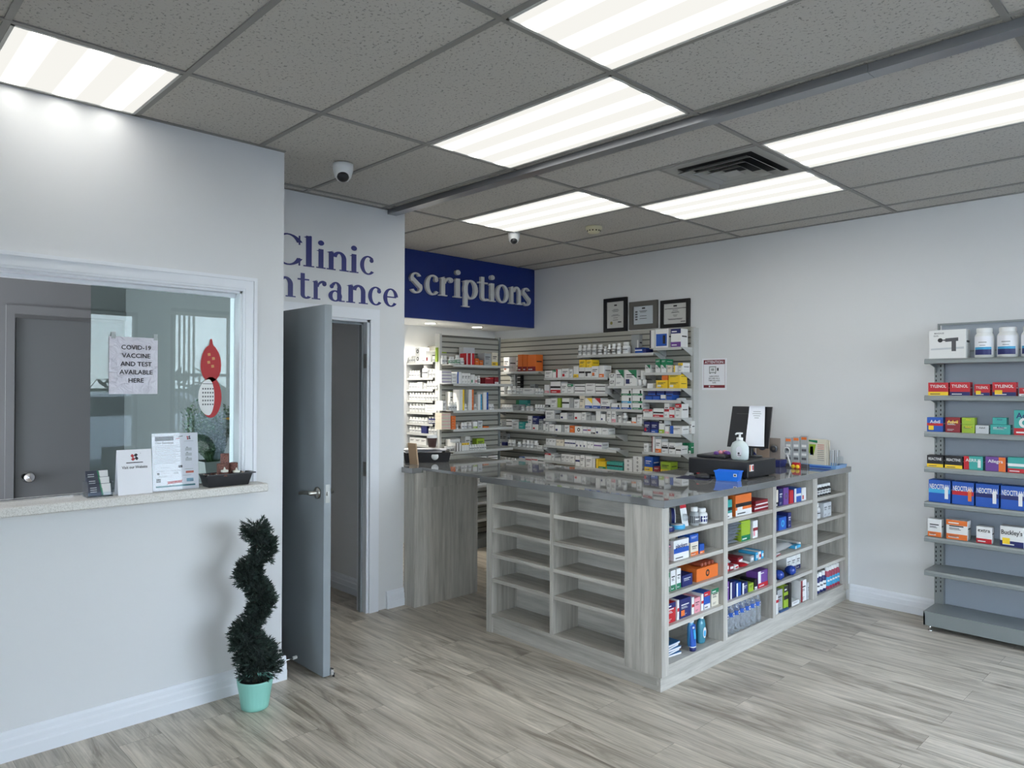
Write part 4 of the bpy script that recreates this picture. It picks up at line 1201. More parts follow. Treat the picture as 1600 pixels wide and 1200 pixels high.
 ('G4','Pw',2.855,2.929,1.186,1.247,2,1),
 ('G4','Pw',2.945,2.991,1.186,1.245,1,1),
 ('G4','Xw:Bl',2.999,3.054,1.186,1.25,1,1),
 ('G4','Xs:x',3.062,3.122,1.186,1.26,1,1),
 ('G4','Xo:',3.131,3.208,1.186,1.2,1,1),
 ('G5','Pk',2.642,2.768,0.97,1.026,6,1),
 ('G5','Xw:Lk',2.776,2.844,0.97,1.052,2,1),
 ('G5','Xw:Ty',2.852,2.946,0.97,1.047,3,1),
 ('G5','Pw',2.955,3.183,0.97,1.026,7,1),
 ('G5b','Xw:x',2.794,2.924,0.97,1.081,2,1),
 ('G5b','Xw:x',2.99,3.058,0.97,1.099,1,1),
 ('G5b','Xl:x',3.143,3.247,0.97,1.072,1,1),
 ('B1','Xw:Ok',-2.913,-2.838,1.839,1.912,1,1),
 ('B1','Xw:Ok',-2.913,-2.838,1.912,1.99,1,1),
 ('B1','Pw',-3.038,-2.929,1.839,1.909,3,1),
 ('B1','Pw',-2.816,-2.764,1.839,1.89,1,1),
 ('B1','Xw:Sm',-2.743,-2.66,1.839,1.951,1,1),
 ('B1','Pw',-2.65,-2.599,1.839,1.892,1,1),
 ('B1','Xl:',-2.589,-2.559,1.839,1.978,1,1),
 ('B2','Pw',-3.032,-2.858,1.685,1.758,4,1),
 ('B2','Pw',-2.837,-2.721,1.685,1.82,1,1),
 ('B2','Pw',-2.7,-2.557,1.685,1.772,3,1),
 ('B3','Pw',-3.031,-2.889,1.57,1.635,3,1),
 ('B3','Xw:Sq',-2.878,-2.798,1.57,1.641,1,1),
 ('B3','Pw',-2.793,-2.746,1.57,1.628,1,1),
 ('B3','Pw',-2.736,-2.556,1.57,1.653,4,1),
 ('B4','Pw',-3.03,-2.556,1.458,1.538,10,1),
 ('B5','Pw',-3.029,-2.76,1.34,1.427,5,1),
 ('B5','Xw:x',-2.749,-2.565,1.34,1.419,1,3),
 ('B6','Pw',-3.028,-2.717,1.228,1.286,6,1),
 ('B6','Pn',-2.707,-2.564,1.228,1.3,3,1),
 ('B7','Pw',-3.027,-2.822,1.129,1.193,4,1),
 ('B7','Xn:',-2.811,-2.717,1.129,1.213,1,1),
 ('B7','Pw',-2.706,-2.563,1.129,1.199,3,1),
 ('B8','Xw:x',-3.004,-2.726,1.013,1.08,3,1),
 ('B8','Xw:',-2.644,-2.563,1.013,1.119,1,3),
 ('G6','Xw:x',3.05,3.18,0.79,0.9,1,3),
 ('G6','Xw:Hk',3.2,3.33,0.79,0.9,1,3),
 ('G7','Xw:x',3.05,3.18,0.62,0.75,1,4),
 ('G7','Xw:Hk',3.2,3.33,0.62,0.75,1,4),
 ('T1','Xw:"MASSAGE"d,~gun',1.511,1.73,1.788,1.977,1,1,0.1),
 ('T1','D',1.762,1.874,1.788,1.978,1,1,0),
 ('T1','D',1.884,2.002,1.788,1.978,1,1,0),
 ('T1','D',2.012,2.121,1.788,1.978,1,1,0),
 ('T2','Xr:"TYLENOL"w,By',1.507,1.628,1.547,1.632,1,1,0.06),
 ('T2','Xr:"TYLENOL"w,Bn',1.634,1.752,1.547,1.634,1,1,0.06),
 ('T2','Xr:"TYLENOL"w,Bn,Sy',1.773,1.86,1.547,1.621,1,1,0.06),
 ('T2','Xr:"TYLENOL"w,Bn,Sy',1.871,1.999,1.547,1.633,1,1,0.06),
 ('T2','Xr:"TYLENOL"w,Bw',2.012,2.118,1.547,1.598,1,1,0.06),
 ('T3','Xb:"Advil"w,Hr,Sy',1.5,1.598,1.307,1.402,1,1,0.06),
 ('T3','Xm:"Advil"y,x',1.608,1.696,1.307,1.405,1,1,0.06),
 ('T3','Xl:"Advil"y,x',1.703,1.777,1.307,1.363,1,1,0.06),
 ('T3','Xl:"Advil"y',1.703,1.777,1.363,1.406,1,1,0.06),
 ('T3','Xs:"Advil"k',1.78,1.853,1.307,1.36,1,1,0.06),
 ('T3','Xt:"Advil"n,x',1.86,1.969,1.307,1.368,1,1,0.06),
 ('T3','Xt:"Advil"n',1.872,1.949,1.368,1.412,1,1,0.06),
 ('T3','Xt:"Advil"n,Cw,Br',1.985,2.102,1.307,1.461,1,1,0.06),
 ('T4','Xk:"REACTINE"w,By',1.5,1.599,1.074,1.151,1,1,0.07),
 ('T4','Xk:"REACTINE"w,By',1.606,1.709,1.074,1.152,1,1,0.07),
 ('T4','Xt:"AERIUS"w,Lr,Vw',1.714,1.822,1.074,1.16,1,1,0.07),
 ('T4','Xp:"Allegra"w,Ro',1.833,1.945,1.074,1.164,1,1,0.07),
 ('T4','Xt:Hw,Br',1.952,2.057,1.074,1.169,1,1,0.07),
 ('T5','Xb:"NEOCITRAN"w,Hc,Vw',1.51,1.641,0.844,0.99,1,1,0.1),
 ('T5','Xb:"NEOCITRAN"w,Hr,Vo',1.647,1.773,0.844,0.99,1,1,0.1),
 ('T5','Xb:"NEOCITRAN"w,Hn,Vw',1.78,1.908,0.844,0.99,1,1,0.1),
 ('T5','Xb:"NEOCITRAN"w,Hn,Vw',1.915,2.044,0.844,0.99,1,1,0.1),
 ('T6','Xw:Bo,x',1.506,1.588,0.615,0.731,1,1,0.05),
 ('T6','Xw:Bo,x,To',1.614,1.738,0.615,0.74,1,1,0.08),
 ('T6','Xw:Br,"extra"k',1.784,1.871,0.615,0.719,1,1,0.06),
 ('T6','Xw:"Buckley\'s"k,Bn,Sy',1.912,2.038,0.615,0.74,1,1,0.07),
 ('C11','Tn',1.539,1.634,0.818,0.869,1,1,0),
 ('C11','Tc',1.646,1.738,0.818,0.863,1,1,0),
 ('C11','Troll',1.681,1.757,0.818,0.924,1,1,0),
 ('C11','Blister',1.77,1.833,0.818,0.94,1,1,0),
 ('C11','Pe',1.843,1.897,0.818,0.922,1,1,0),
 ('C11','Pb',1.918,1.994,0.818,0.905,1,1,0),
 ('C12','Xw:"plackers"n,Mb,Bw',1.625,1.774,0.658,0.766,1,1,0.03),
 ('C12','Xv:Bo,x',1.791,1.871,0.658,0.733,1,1,0.08),
 ('C12','Xb:Bo',1.884,1.932,0.658,0.711,1,1,0.08),
 ('C12','Xb:x',1.784,1.871,0.733,0.776,1,1,0.08),
 ('C13','Xw:"Sens"g,Bg,Tg',1.54,1.589,0.503,0.607,1,1,0.12),
 ('C13','Xw:Bg,x',1.598,1.644,0.503,0.611,1,1,0.12),
 ('C13','Xw:Bg,x',1.654,1.695,0.503,0.612,1,1,0.12),
 ('C13','Xn:x',1.708,1.811,0.503,0.566,1,1,0.08),
 ('C13','Xo:Ok',1.851,2.085,0.503,0.575,1,1,0.16),
 ('C14','Xr:Tn,x',1.541,1.645,0.335,0.441,1,1,0.12),
 ('C14','Xw:Hr',1.661,1.68,0.335,0.442,1,1,0.12),
 ('C14','Xn:x,So',1.683,1.796,0.335,0.439,1,1,0.12),
 ('C14','Xw:Hr',1.805,1.829,0.335,0.428,1,1,0.12),
 ('C14','Xq:x',1.832,1.893,0.335,0.419,1,1,0.12),
 ('C14','Xw:Hr',1.903,1.927,0.335,0.427,1,1,0.12),
 ('C14','Xb:Tr,Bw',1.93,1.996,0.335,0.432,1,1,0.1),
 ('C14','Xv:Tg,x',2.01,2.09,0.335,0.433,1,1,0.1),
 ('C21','Xt:Hk,Bw',2.153,2.243,0.818,0.927,1,1,0.05),
 ('C21','Xo:Hk,Sw,Bw',2.281,2.48,0.818,0.944,1,1,0.06),
 ('C21','Xm:Hw',2.514,2.7,0.818,0.857,1,1,0.12),
 ('C21','Xm:Bw',2.53,2.693,0.857,0.885,1,1,0.11),
 ('C22','Xl:Bg',2.352,2.465,0.658,0.78,1,1,0.15),
 ('C22','Xw:Hm,Sq',2.497,2.56,0.658,0.765,1,1,0.1),
 ('C24','Xp:Lw,x',2.155,2.211,0.335,0.447,1,1,0.1),
 ('C24','Xn:Lw',2.222,2.283,0.335,0.434,1,1,0.1),
 ('C24','Xb:Lw',2.295,2.354,0.335,0.417,1,1,0.1),
 ('C24','Xn:Lw,x',2.365,2.434,0.335,0.404,1,1,0.1),
 ('C24','Xl:x',2.446,2.507,0.335,0.386,1,1,0.1),
 ('C24','Xk:Bw',2.52,2.553,0.335,0.399,1,1,0.1),
 ('C24','Xp:Tp,Lw,Br',2.561,2.694,0.335,0.439,1,1,0.08),
 ('C31','Xv:Bk',2.796,2.837,0.818,0.928,1,1,0.1),
 ('C31','Xn:x',2.846,2.901,0.818,0.931,1,1,0.1),
 ('C31','Xp:O',2.911,2.986,0.818,0.932,1,1,0.1),
 ('C31','Xr:',3.0,3.058,0.818,0.907,1,1,0.1),
 ('C31','Xb:Hw,Lw',3.068,3.176,0.818,0.912,1,1,0.1),
 ('C31','Xw:Sr',3.186,3.252,0.818,0.907,1,1,0.1),
 ('C32','Xn:Sr',2.788,2.833,0.658,0.732,1,1,0.08),
 ('C32','Xb:Oc',2.847,2.953,0.658,0.742,1,1,0.08),
 ('C32','Xn:x',2.977,3.025,0.658,0.76,1,1,0.08),
 ('C35','Xe:x',2.826,2.899,0.125,0.272,1,1,0.12),
 ('C35','Xl:Hk,Tk',2.918,2.984,0.125,0.281,1,1,0.1),
 ('C35','Xk:',2.993,3.031,0.125,0.286,1,1,0.12),
 ('C35','Xw:x',3.041,3.149,0.125,0.154,1,1,0.08),
 ('C35','Xw:x,Lm',3.169,3.26,0.125,0.271,1,1,0.1),
 ('C35','Xs:x',3.275,3.332,0.125,0.242,1,1,0.1),
 ('C41','Pj',3.41,3.7,0.818,0.898,6,1,0),
 ('C42','Pw',3.446,3.538,0.658,0.77,1,1,0),
 ('C42','Xs:x',3.555,3.689,0.658,0.761,2,1,0.04),
 ('C45','Pn',3.4,3.62,0.125,0.268,4,1,0),
 ('C45','Pr',3.635,3.862,0.125,0.285,5,1,0),
 ('C34','Xw:Bn,x',3.075,3.1430000000000002,0.335,0.435,1,1,0.1),
 ('C34','Xw:Bn,x',3.147,3.215,0.335,0.435,1,1,0.1),
 ('C34','Xw:Bn,x',3.219,3.287,0.335,0.435,1,1,0.1),
]

def place(meshes, name, loc, rz, label, cat, group):
    """a carton (one mesh) or a bottle (parts under an Empty) at its place"""
    if isinstance(meshes, list):
        o = empty(name, loc, rz)
        for nm, me in meshes:
            p = bpy.data.objects.new(nm, me); COL.objects.link(p); p.parent = o
    else:
        o = bpy.data.objects.new(name, meshes); COL.objects.link(o); o.location = loc; o.rotation_euler.z = rz
    return tag(o, label, cat, group)

seen_labels = set()
special = []
records = []
for g in GOODS:
    s, code, a0, a1, z0, z1, m, k = g[:8]
    d = g[8] if len(g) > 8 and g[8] else 0
    ax, c, zs, dep = SHELF[s]
    if code[0] in 'TD' or code == 'Blister' or code == 'Troll' or code == 'Zs' or code == 'Jr' or code == 'Cw':
        special.append(g); continue
    w = (a1-a0)/m
    for i in range(m):
        for j in range(k):
            zz0 = z0+(z1-z0)*j/k; zz1 = z0+(z1-z0)*(j+1)/k
            records.append((s, code, a0+w*i, a0+w*(i+1), zz0, zz1, d or dep, k, j))
rows = {}
for r in records:
    rows.setdefault(r[0], []).append(r)
for s, L in rows.items():
    L.sort(key=lambda r: (round((r[2]+r[3])/2, 2), r[4]))
    ax, c, zs, _ = SHELF[s]
    cols = []
    for r in L:                             # columns of a stack share a place from the left
        mid = (r[2]+r[3])/2
        on = r[4] > zs+.004
        if not on:
            cols.append(mid)
    cols.sort()
    for r in L:
        _, code, a0, a1, z0, z1, d, k, j = r
        mid = (a0+a1)/2; w = (a1-a0)*.97; h = z1-z0-.0008
        lvl = 0
        n = min(range(len(cols)), key=lambda i: abs(cols[i]-mid))
        stacked = z0 > zs+.004
        where = '%s from left' % ORD[n] if len(cols) > 1 else 'the only column'
        if len(cols) > 1 and n == len(cols)-1: where = 'rightmost'
        if n == 0 and len(cols) > 1: where = 'leftmost'
        if k > 1:
            where += ', ' + ('bottom' if j == 0 else 'top' if j == k-1 else '%s up' % ORD[j]) + ' of pile'
        elif stacked:
            where += ', stacked higher'
        if k > 1 or stacked:
            ds = describe(code).split(' with ')[0] + ''
            if stacked and k == 1: ds = describe(code)
        else:
            ds = describe(code)
        lab = '%s, %s, %s' % (ds, where, SNAME[s])
        if len(lab.split()) > 16: lab = lab.replace(' slatwall column', ' column').replace(' slatwall', ' wall')
        if len(lab.split()) > 16: lab = lab.replace(' with ', ', ')
        if len(lab.split()) > 16: print('LONG', lab)
        if lab in seen_labels: print('DUP', lab)
        seen_labels.add(lab)
        grp = GNAME[s[0]]
        yaw = random.uniform(-.02, .02) if k == 1 and w > .02 else 0
        if code[0] == 'P':
            ww = min(w, .12); me = bottle_parts(code[1], ww, h)
            loc = (mid, c+ww/2, z0) if ax == 'y' else (c-ww/2, mid, z0)
            nm = 'pill_bottle' if code[1] in 'wskgqe' else 'medicine_bottle'
            place(me, nm, loc, (0 if ax == 'y' else math.pi/2), lab, 'bottle', grp)
        else:
            me = carton_mesh(code, w, d, h)
            loc = (mid, c, z0) if ax == 'y' else (c, mid, z0)
            place(me, 'medicine_box', loc, (0 if ax == 'y' else math.pi/2)+yaw*.4, lab, 'box', grp)

# ---- the few goods with shapes of their own
def big_tub(x, z, w, h, lab):
    T = tag(empty('supplement_tub', (x, 3.63+w/2, z)), lab, 'tub', 'big white tubs on the grey unit'); r = w/2
    b = MB(); b.lathe([(0, 0), (r*.9, 0), (r, r*.1), (r, h*.66), (r*.96, h*.76), (r*.80, h*.83), (r*.78, h*.86)], M_white, n=32); b.build('body', T)
    b = MB(); b.lathe([(r*.80, h*.86), (r*.82, h*.87), (r*.82, h*.99), (r*.79, h), (0, h)], M_white, n=32); b.build('cap', T)
    b = MB()
    def patch(z0, z1, a, m, R):
        n = 13; vs = []
        for zz in (z0, z1):
            for i in range(n):
                t = -math.pi/2+(i-(n-1)/2)*2*a/(n-1); vs.append((R*math.cos(t), R*math.sin(t), zz))
        b.faces(vs, [(i, i+1, n+i+1, n+i) for i in range(n-1)], m, True)
    patch(h*.10, h*.72, 1.25, M_paper, r*1.004); patch(h*.28, h*.36, .95, pm('c'), r*1.010); patch(h*.10, h*.28, .95, pm('n'), r*1.010)
    patch(h*.50, h*.535, .42, pm('e'), r*1.012); patch(h*.41, h*.425, .30, pm('d'), r*1.012)
    b.build('label', T)
tubs = iter(['large white tub with blue label band beside the massage gun box', 'large white tub with blue label band, middle of the three tubs', 'large white tub cut off by the right edge of the frame'])
for g in special:
    s, code, a0, a1, z0, z1 = g[:6]; mid = (a0+a1)/2; w = (a1-a0)*.97; h = z1-z0-.001
    ax, c, zs, dep = SHELF[s]
    if code == 'D':
        big_tub(mid, z0, w, h, next(tubs))
    elif code in ('Tn', 'Tc'):
        b = MB(); r = .045; b.lathe([(0, 0), (r, 0), (r*1.02, .004), (r*1.02, .016), (r, .020), (0, .020)], pm(code[1]), n=28); b.lathe([(0, .0205), (r*.8, .0205), (r*.8, .0203)], pm('w'), n=28)
        tag(b.build('mint_tin', None, (c-.045, mid+.03, z0)), '%s round flat tin on the top shelf of the nearest counter bay' % PAL[code[1]][1], 'tin')
    elif code == 'Troll':
        b = MB(); R = .048; n = 28
        b.lathe([(R*.62, -.012), (R, -.012), (R, .012), (R*.62, .012), (R*.62, -.012)], pm('w'), axis='x', n=n, c=(0, 0, R))
        b.lathe([(R*1.004, -.009), (R*1.004, .009)], pm('n'), axis='x', n=n, c=(0, 0, R)); b.lathe([(R*.62, .0122), (R*.75, .0122)], pm('n'), axis='x', n=n, c=(0, 0, R))
        tag(b.build('tape_roll', None, (c-.11, mid+.055, z0), .75), 'roll of white and navy tape standing on the nearest counter bay', 'tape')
    elif code == 'Blister':
        T = tag(empty('blister_pack', (c-.02, mid, z0), math.pi/2), 'blister card with clear bubble beside the tape roll', 'blister pack')
        b = MB(); b.prism([(-.03, 0), (.03, 0), (.03, h), (-.03, h)], pm('w'), lambda u, v, t: (u, .02+v*.18-.002*t, v)); b.prism([(-.03, h*.82), (.03, h*.82), (.03, h), (-.03, h)], pm('r'), lambda u, v, t: (u, .0178+v*.18-.001*t, v)); b.build('card', T)
        b = MB(); b.lathe([(0, -.028), (.012, -.024), (.02, -.01), (.022, .018)], M_clear, axis='y', c=(0, .03, h*.4), n=18); b.build('bubble', T)
    elif code == 'Jr':
        T = tag(empty('gummy_jar', (mid, c-.02, z0)), 'small red jar with clear lid behind the long white carton, right column', 'jar', GNAME['R'])
        b = MB(); r = w*.62; b.lathe([(0, 0), (r, 0), (r, h*.45), (r*.95, h*.5)], pm('r'), n=18); b.build('body', T)
        b = MB(); b.lathe([(r*.95, h*.5), (r*.95, h*.9), (0, h)], M_clear, n=18); b.build('lid', T)
    elif code == 'Cw':
        b = MB(); r = w*.5; b.lathe([(0, 0), (r, 0), (r, h*.97), (r*.9, h), (0, h)], pm('w'), n=20)
        wh = 'upper, resting across the two below' if z0 > zs+.01 else ('lower left' if mid < -.83 else 'lower right')
        tag(b.build('test_canister', None, (mid, c+r, z0)), 'small round white canister beside the green cornered cartons, %s' % wh, 'canister', 'white canisters on the middle column')
    elif code == 'Zs':
        b = MB()
        n = 16; prof = [(w/2*1.0, 0), (w/2*1.02, .006), (w/2*.9, .016), (0, .018)]
        b.lathe([(0, 0)]+prof, pm('s'), c=(0, .05, 0), n=24, sy=.055/(w/2) if w > 0 else 1)
        tag(b.build('foil_packet' if s != 'L6' else 'metal_dish', None, (mid, c+.01, z0)), 'oval silver dish at the right end of the sixth wide slatwall shelf' if s == 'L6' else 'flat grey packet lying right of the blue cartons, right slatwall column', 'dish' if s == 'L6' else 'packet')

# ------------------------------------------------------------------ certificates and notice on the right wall
M_fblack = mat('frame_black', (20, 20, 22), .35); M_fgrey = mat('frame_grey_wood', (92, 90, 86), .5); M_doc = mat('document_paper', (196, 196, 192), .6)
M_docb = mat('document_paper_bluish', (190, 198, 204), .6)
def certificate(x0, x1, z0, z1, fm, dm, mar, lab, kind):
    T = tag(empty('framed_certificate', ((x0+x1)/2, YW-.001, z0)), lab, 'certificate', 'certificates above the slatwall')
    w = x1-x0; h = z1-z0; b = MB()
    b.box(-w/2, w/2, -.022, 0, 0, mar, fm); b.box(-w/2, w/2, -.022, 0, h-mar, h, fm); b.box(-w/2, -w/2+mar, -.022, 0, mar, h-mar, fm); b.box(w/2-mar, w/2, -.022, 0, mar, h-mar, fm)
    b.build('frame', T)
    b = MB(); b.box(-w/2+mar, w/2-mar, -.010, 0, mar, h-mar, dm)
    fr = lambda u, v: (u, -.0105, v)
    def bar(u0, u1, v, t, m):
        b.face([(u0, -.0105, v), (u1, -.0105, v), (u1, -.0105, v+t), (u0, -.0105, v+t)], m)
    iw = w-2*mar; ih = h-2*mar
    def L(f, wf, m=None, t=.004, off=0): bar(off*iw-iw*wf/2, off*iw+iw*wf/2, mar+ih*f, t, m or pm('d'))
    L(.84, .16, pm('k'), .014)
    if kind == 0:
        for f, q in ((.70, .3), (.66, .42), (.62, .3), (.50, .34), (.46, .5), (.38, .26), (.30, .3)): L(f, q)
        b.face([(-iw*.24+.016*math.cos(a*math.pi/6), -.0106, mar+ih*.2+.016*math.sin(a*math.pi/6)) for a in range(12)], mat('gold_seal', (140, 132, 70), .5))
        L(.2, .2, None, .012, .24)
    elif kind == 1:
        for f, q in ((.72, .4), (.66, .3), (.44, .34), (.30, .36)): L(f, q, None, .005, -.02)
        for f in (.66, .52, .38, .24): L(f, .12, pm('d'), .014, -.36)
    else:
        L(.74, .94, pm('k'), .005)
        for f, q in ((.66, .24), (.58, .3), (.54, .36), (.42, .2), (.36, .14), (.24, .66), (.20, .6)): L(f, q)
        L(.08, .2, None, .007, .34)
    b.build('document', T)
certificate(-1.452, -1.172, 2.134, 2.462, M_fblack, M_doc, .036, 'portrait certificate in a black frame, leftmost of the three above the slatwall', 0)
certificate(-1.142, -.824, 2.143, 2.405, M_fgrey, M_docb, .046, 'landscape certificate in a wide grey frame, middle of the three', 1)
certificate(-.790, -.483, 2.137, 2.39, M_fblack, M_doc, .034, 'landscape certificate in a black frame above the glucose meter cartons', 2)

N = tag(empty('notice', (-.245, YW-.001, 1.575)), 'white and dark red notice headed ATTENTION taped to the grey wall', 'notice')
b = MB(); b.box(-.118, .118, -.004, 0, 0, .272, M_paper); M_mar = mat('notice_maroon', (122, 40, 52), .5)
nf = lambda u, v: (u, -.0052, v)
def nb(u0, u1, v0, v1, m, y=-.0046): b.face([(u0, y, v0), (u1, y, v0), (u1, y, v1), (u0, y, v1)], m)
nb(-.103, .103, .222, .260, M_mar); nb(-.103, .103, .018, .042, M_mar); nb(-.103, -.1015, .042, .222, M_mar); nb(.1015, .103, .042, .222, M_mar)
b.text('ATTENTION:', M_paper, nf, 0, .230, w=.185, h=.022)
for k, s in enumerate(('NARCOTICS', 'SECURED IN A', 'TIME-DELAYED', 'SAFE')):
    b.text(s, M_ink, nf, 0, .112-k*.0185, h=.0115)
nb(-.05, .02, .145, .205, pm('e')); nb(-.04, .01, .155, .195, M_paper, -.0049); nb(-.03, .0, .165, .187, pm('e'), -.0052); nb(.028, .042, .165, .19, M_ink); nb(-.045, -.035, .140, .146, M_ink); nb(.005, .015, .140, .146, M_ink)
b.face([(-.045+.008*math.cos(a*math.pi/6), -.005, .03+.008*math.sin(a*math.pi/6)) for a in range(12)], M_paper); nb(-.03, .0, .027, .033, pm('q'), -.005)
b.build('printed_sheet', N)

# ------------------------------------------------------------------ register and things on the worktop
ZT = 1.005
C = tag(empty('cash_drawer', (.545, 2.60, ZT)), 'wide black cash drawer box standing on the polished worktop', 'cash drawer')
b = MB(); b.box(-.215, .22, 0, .385, .008, .112, M_black, .004)
for x in (-.18, .18):
    for y in (.03, .34): b.lathe([(0, 0), (.012, 0), (.012, .01), (0, .01)], M_black, c=(x, y, 0), n=10)
b.build('body', C)
b = MB(); b.box(.2202, .2212, .02, .075, .05, .092, pm('w')); b.box(.2212, .2216, .022, .036, .052, .09, pm('o')); b.box(.2212, .2216, .056, .073, .056, .086, pm('r')); b.build('card_sticker', C)
C = tag(empty('flat_device', (.45, 2.80, ZT+.1125), .05), 'flat black tray with purple cloth on top of the cash drawer', 'tray')
b = MB(); b.box(-.11, .10, -.12, .15, 0, .018, M_black, .004); b.box(-.09, .08, -.09, .12, .018, .020, pm('d')); b.build('body', C)
b = MB(); random.seed(3)
for k in range(9):
    x = .02+random.uniform(-.03, .07); y = random.uniform(-.09, .05)
    b.lathe([(0, 0), (.02, .004), (.016, .014+.008*random.random()), (0, .026)], pm('p') if k % 3 else pm('q'), c=(x, y, .019), n=9, sy=.6)
b.build('purple_cloth', C)
# screen seen from behind, with a sheet hanging over it
T = tag(empty('point_of_sale_screen', (.60, 2.93, ZT+.1125), .18), 'tilted black screen on a foot, its back to the customer, behind the cash drawer bottle', 'screen')
tilt = lambda u, v, t: (u, -.02+v*.22+.022*t-.022, .05+v)
b = MB(); b.prism([(-.145, .02), (.135, .02), (.145, .30), (-.125, .30)], M_black, lambda u, v, t: (u, -.03+v*.20+.02*t, .045+v)); b.prism([(-.10, .06), (.10, .06), (.10, .25), (-.09, .25)], M_black, lambda u, v, t: (u, -.045+v*.20+.016*t, .045+v)); b.build('back_shell', T)
b = MB(); b.tube([(0, .03, .004), (0, .03, .07), (0, .0, .12)], .022, M_black); b.lathe([(0, 0), (.08, 0), (.078, .008), (0, .012)], M_black, c=(0, .03, 0), n=24); b.build('foot', T)
T = tag(empty('paper_sheet', (.60, 2.93, ZT+.1125), .18), 'white printed sheet hanging down the back of the black screen', 'paper')
b = MB(); n = 8; vs = []
for i in range(n+1):
    f = i/n; v = .305-f*.27; y = -.047+.20*(v)-.008-.02*math.sin(f*2.2)*f
    for u in (.0-.006*f, .105-.004*f+.02*f): vs.append((u, y, .045+v))
b.faces(vs, [(2*i, 2*i+1, 2*i+3, 2*i+2) for i in range(n)], M_paper); b.faces([(x, y+.001, z) for x, y, z in vs], [(2*i, 2*i+2, 2*i+3, 2*i+1) for i in range(n)], M_paper)
b.box(-.002, .107, -.006, .012+.03, .349, .3505, M_paper)
for k, wd in enumerate((.05, .06, .045, .03)):
    v = .265-k*.014; y = -.047+.2*v-.0125
    b.face([(.055-wd/2, y, .045+v), (.055+wd/2, y, .045+v), (.055+wd/2, y+.001, .049+v), (.055-wd/2, y+.001, .049+v)], pm('e'))
b.build('sheet', T)
# hand sanitiser bottle
T = tag(empty('pump_bottle', (.655, 2.70, ZT+.1125), -.1), 'milky white pump bottle with a round label, standing on the cash drawer', 'bottle')
M_milk = mat('milky_plastic', (206, 216, 214), .3)
b = MB(); b.lathe([(0, 0), (.052, 0), (.062, .008), (.066, .05), (.064, .085), (.052, .110), (.028, .124), (.018, .128)], M_milk, n=30, sy=.55); b.build('body', T)
b = MB(); b.lathe([(.018, .126), (.021, .127), (.021, .146), (.012, .148), (.007, .15), (.007, .168), (.018, .17), (.02, .178), (0, .18)], M_white, n=20); b.tube([(0, 0, .174), (0, -.035, .174), (0, -.045, .168)], .006, M_white); b.build('pump', T)
b = MB(); vs = [(.018+.024*math.cos(a*math.pi/10), -.0375+.002*abs(math.cos(a*math.pi/10)), .055+.036*math.sin(a*math.pi/10)) for a in range(20)]; b.face(vs, M_paper)
b.face([(.01, -.0385, .03), (.035, -.0375, .03), (.035, -.0375, .034), (.01, -.0385, .034)], pm('d')); b.face([(.018+.008*math.cos(a*math.pi/6), -.0388, .045+.008*math.sin(a*math.pi/6)) for a in range(12)], pm('d')); b.build('label', T)
# blue basket
T = tag(empty('small_bin', (.70, 2.475, ZT), .19), 'small bright blue open plastic bin before the cash drawer', 'bin')
M_bin = mat('bright_blue_plastic', (32, 118, 226), .3)
b = MB()
def tray(b, w0, d0, w1, d1, h, t, m, bot=.004, curve=0):
    def loop(w, d, z): return [(-w/2, -d/2, z), (w/2, -d/2, z), (w/2, d/2, z), (-w/2, d/2, z)]
    L = [loop(w0, d0, 0), loop(w1, d1, h), loop(w1-2*t, d1-2*t, h), loop(w0-2*t, d0-2*t, bot)]
    vs = [p for q in L for p in q]; fs = [(3, 2, 1, 0), (12, 13, 14, 15)]
    for k in range(3):
        for i in range(4):
            j = (i+1) % 4; fs.append((4*k+i, 4*k+j, 4*k+4+j, 4*k+4+i))
    b.faces(vs, fs, m)
tray(b, .135, .07, .155, .085, .062, .003, M_bin); b.box(-.080, .080, -.047, -.0425, .055, .063, M_bin); b.box(-.080, .080, .0425, .047, .055, .063, M_bin); b.build('shell', T)
b = MB(); b.box(.045, .066, -.0425, -.0405, .030, .048, M_paper); b.box(.049, .061, -.0428, -.0424, .034, .044, M_ink); b.build('price_tag', T)
# mouse mat and mouse
T = tag(empty('mouse_mat', (.50, 2.43, ZT), .15), 'thin dark blue mouse mat left of the small blue bin', 'mouse mat'); b = MB(); b.box(-.11, .10, -.08, .07, 0, .003, mat('mouse_mat_navy', (22, 26, 60), .7)); b.build('mat', T)
T = tag(empty('computer_mouse', (.545, 2.43, ZT+.0032), .5), 'black computer mouse on the dark blue mat', 'mouse')
b = MB(); b.lathe([(0, 0), (.03, 0), (.033, .008), (.028, .022), (.015, .032), (0, .035)], M_black, n=22, sx=1.6, sy=.95); b.build('shell', T)
b = MB(); b.box(-.04, -.02, -.003, .003, .028, .034, pm('r')); b.build('scroll_wheel', T)
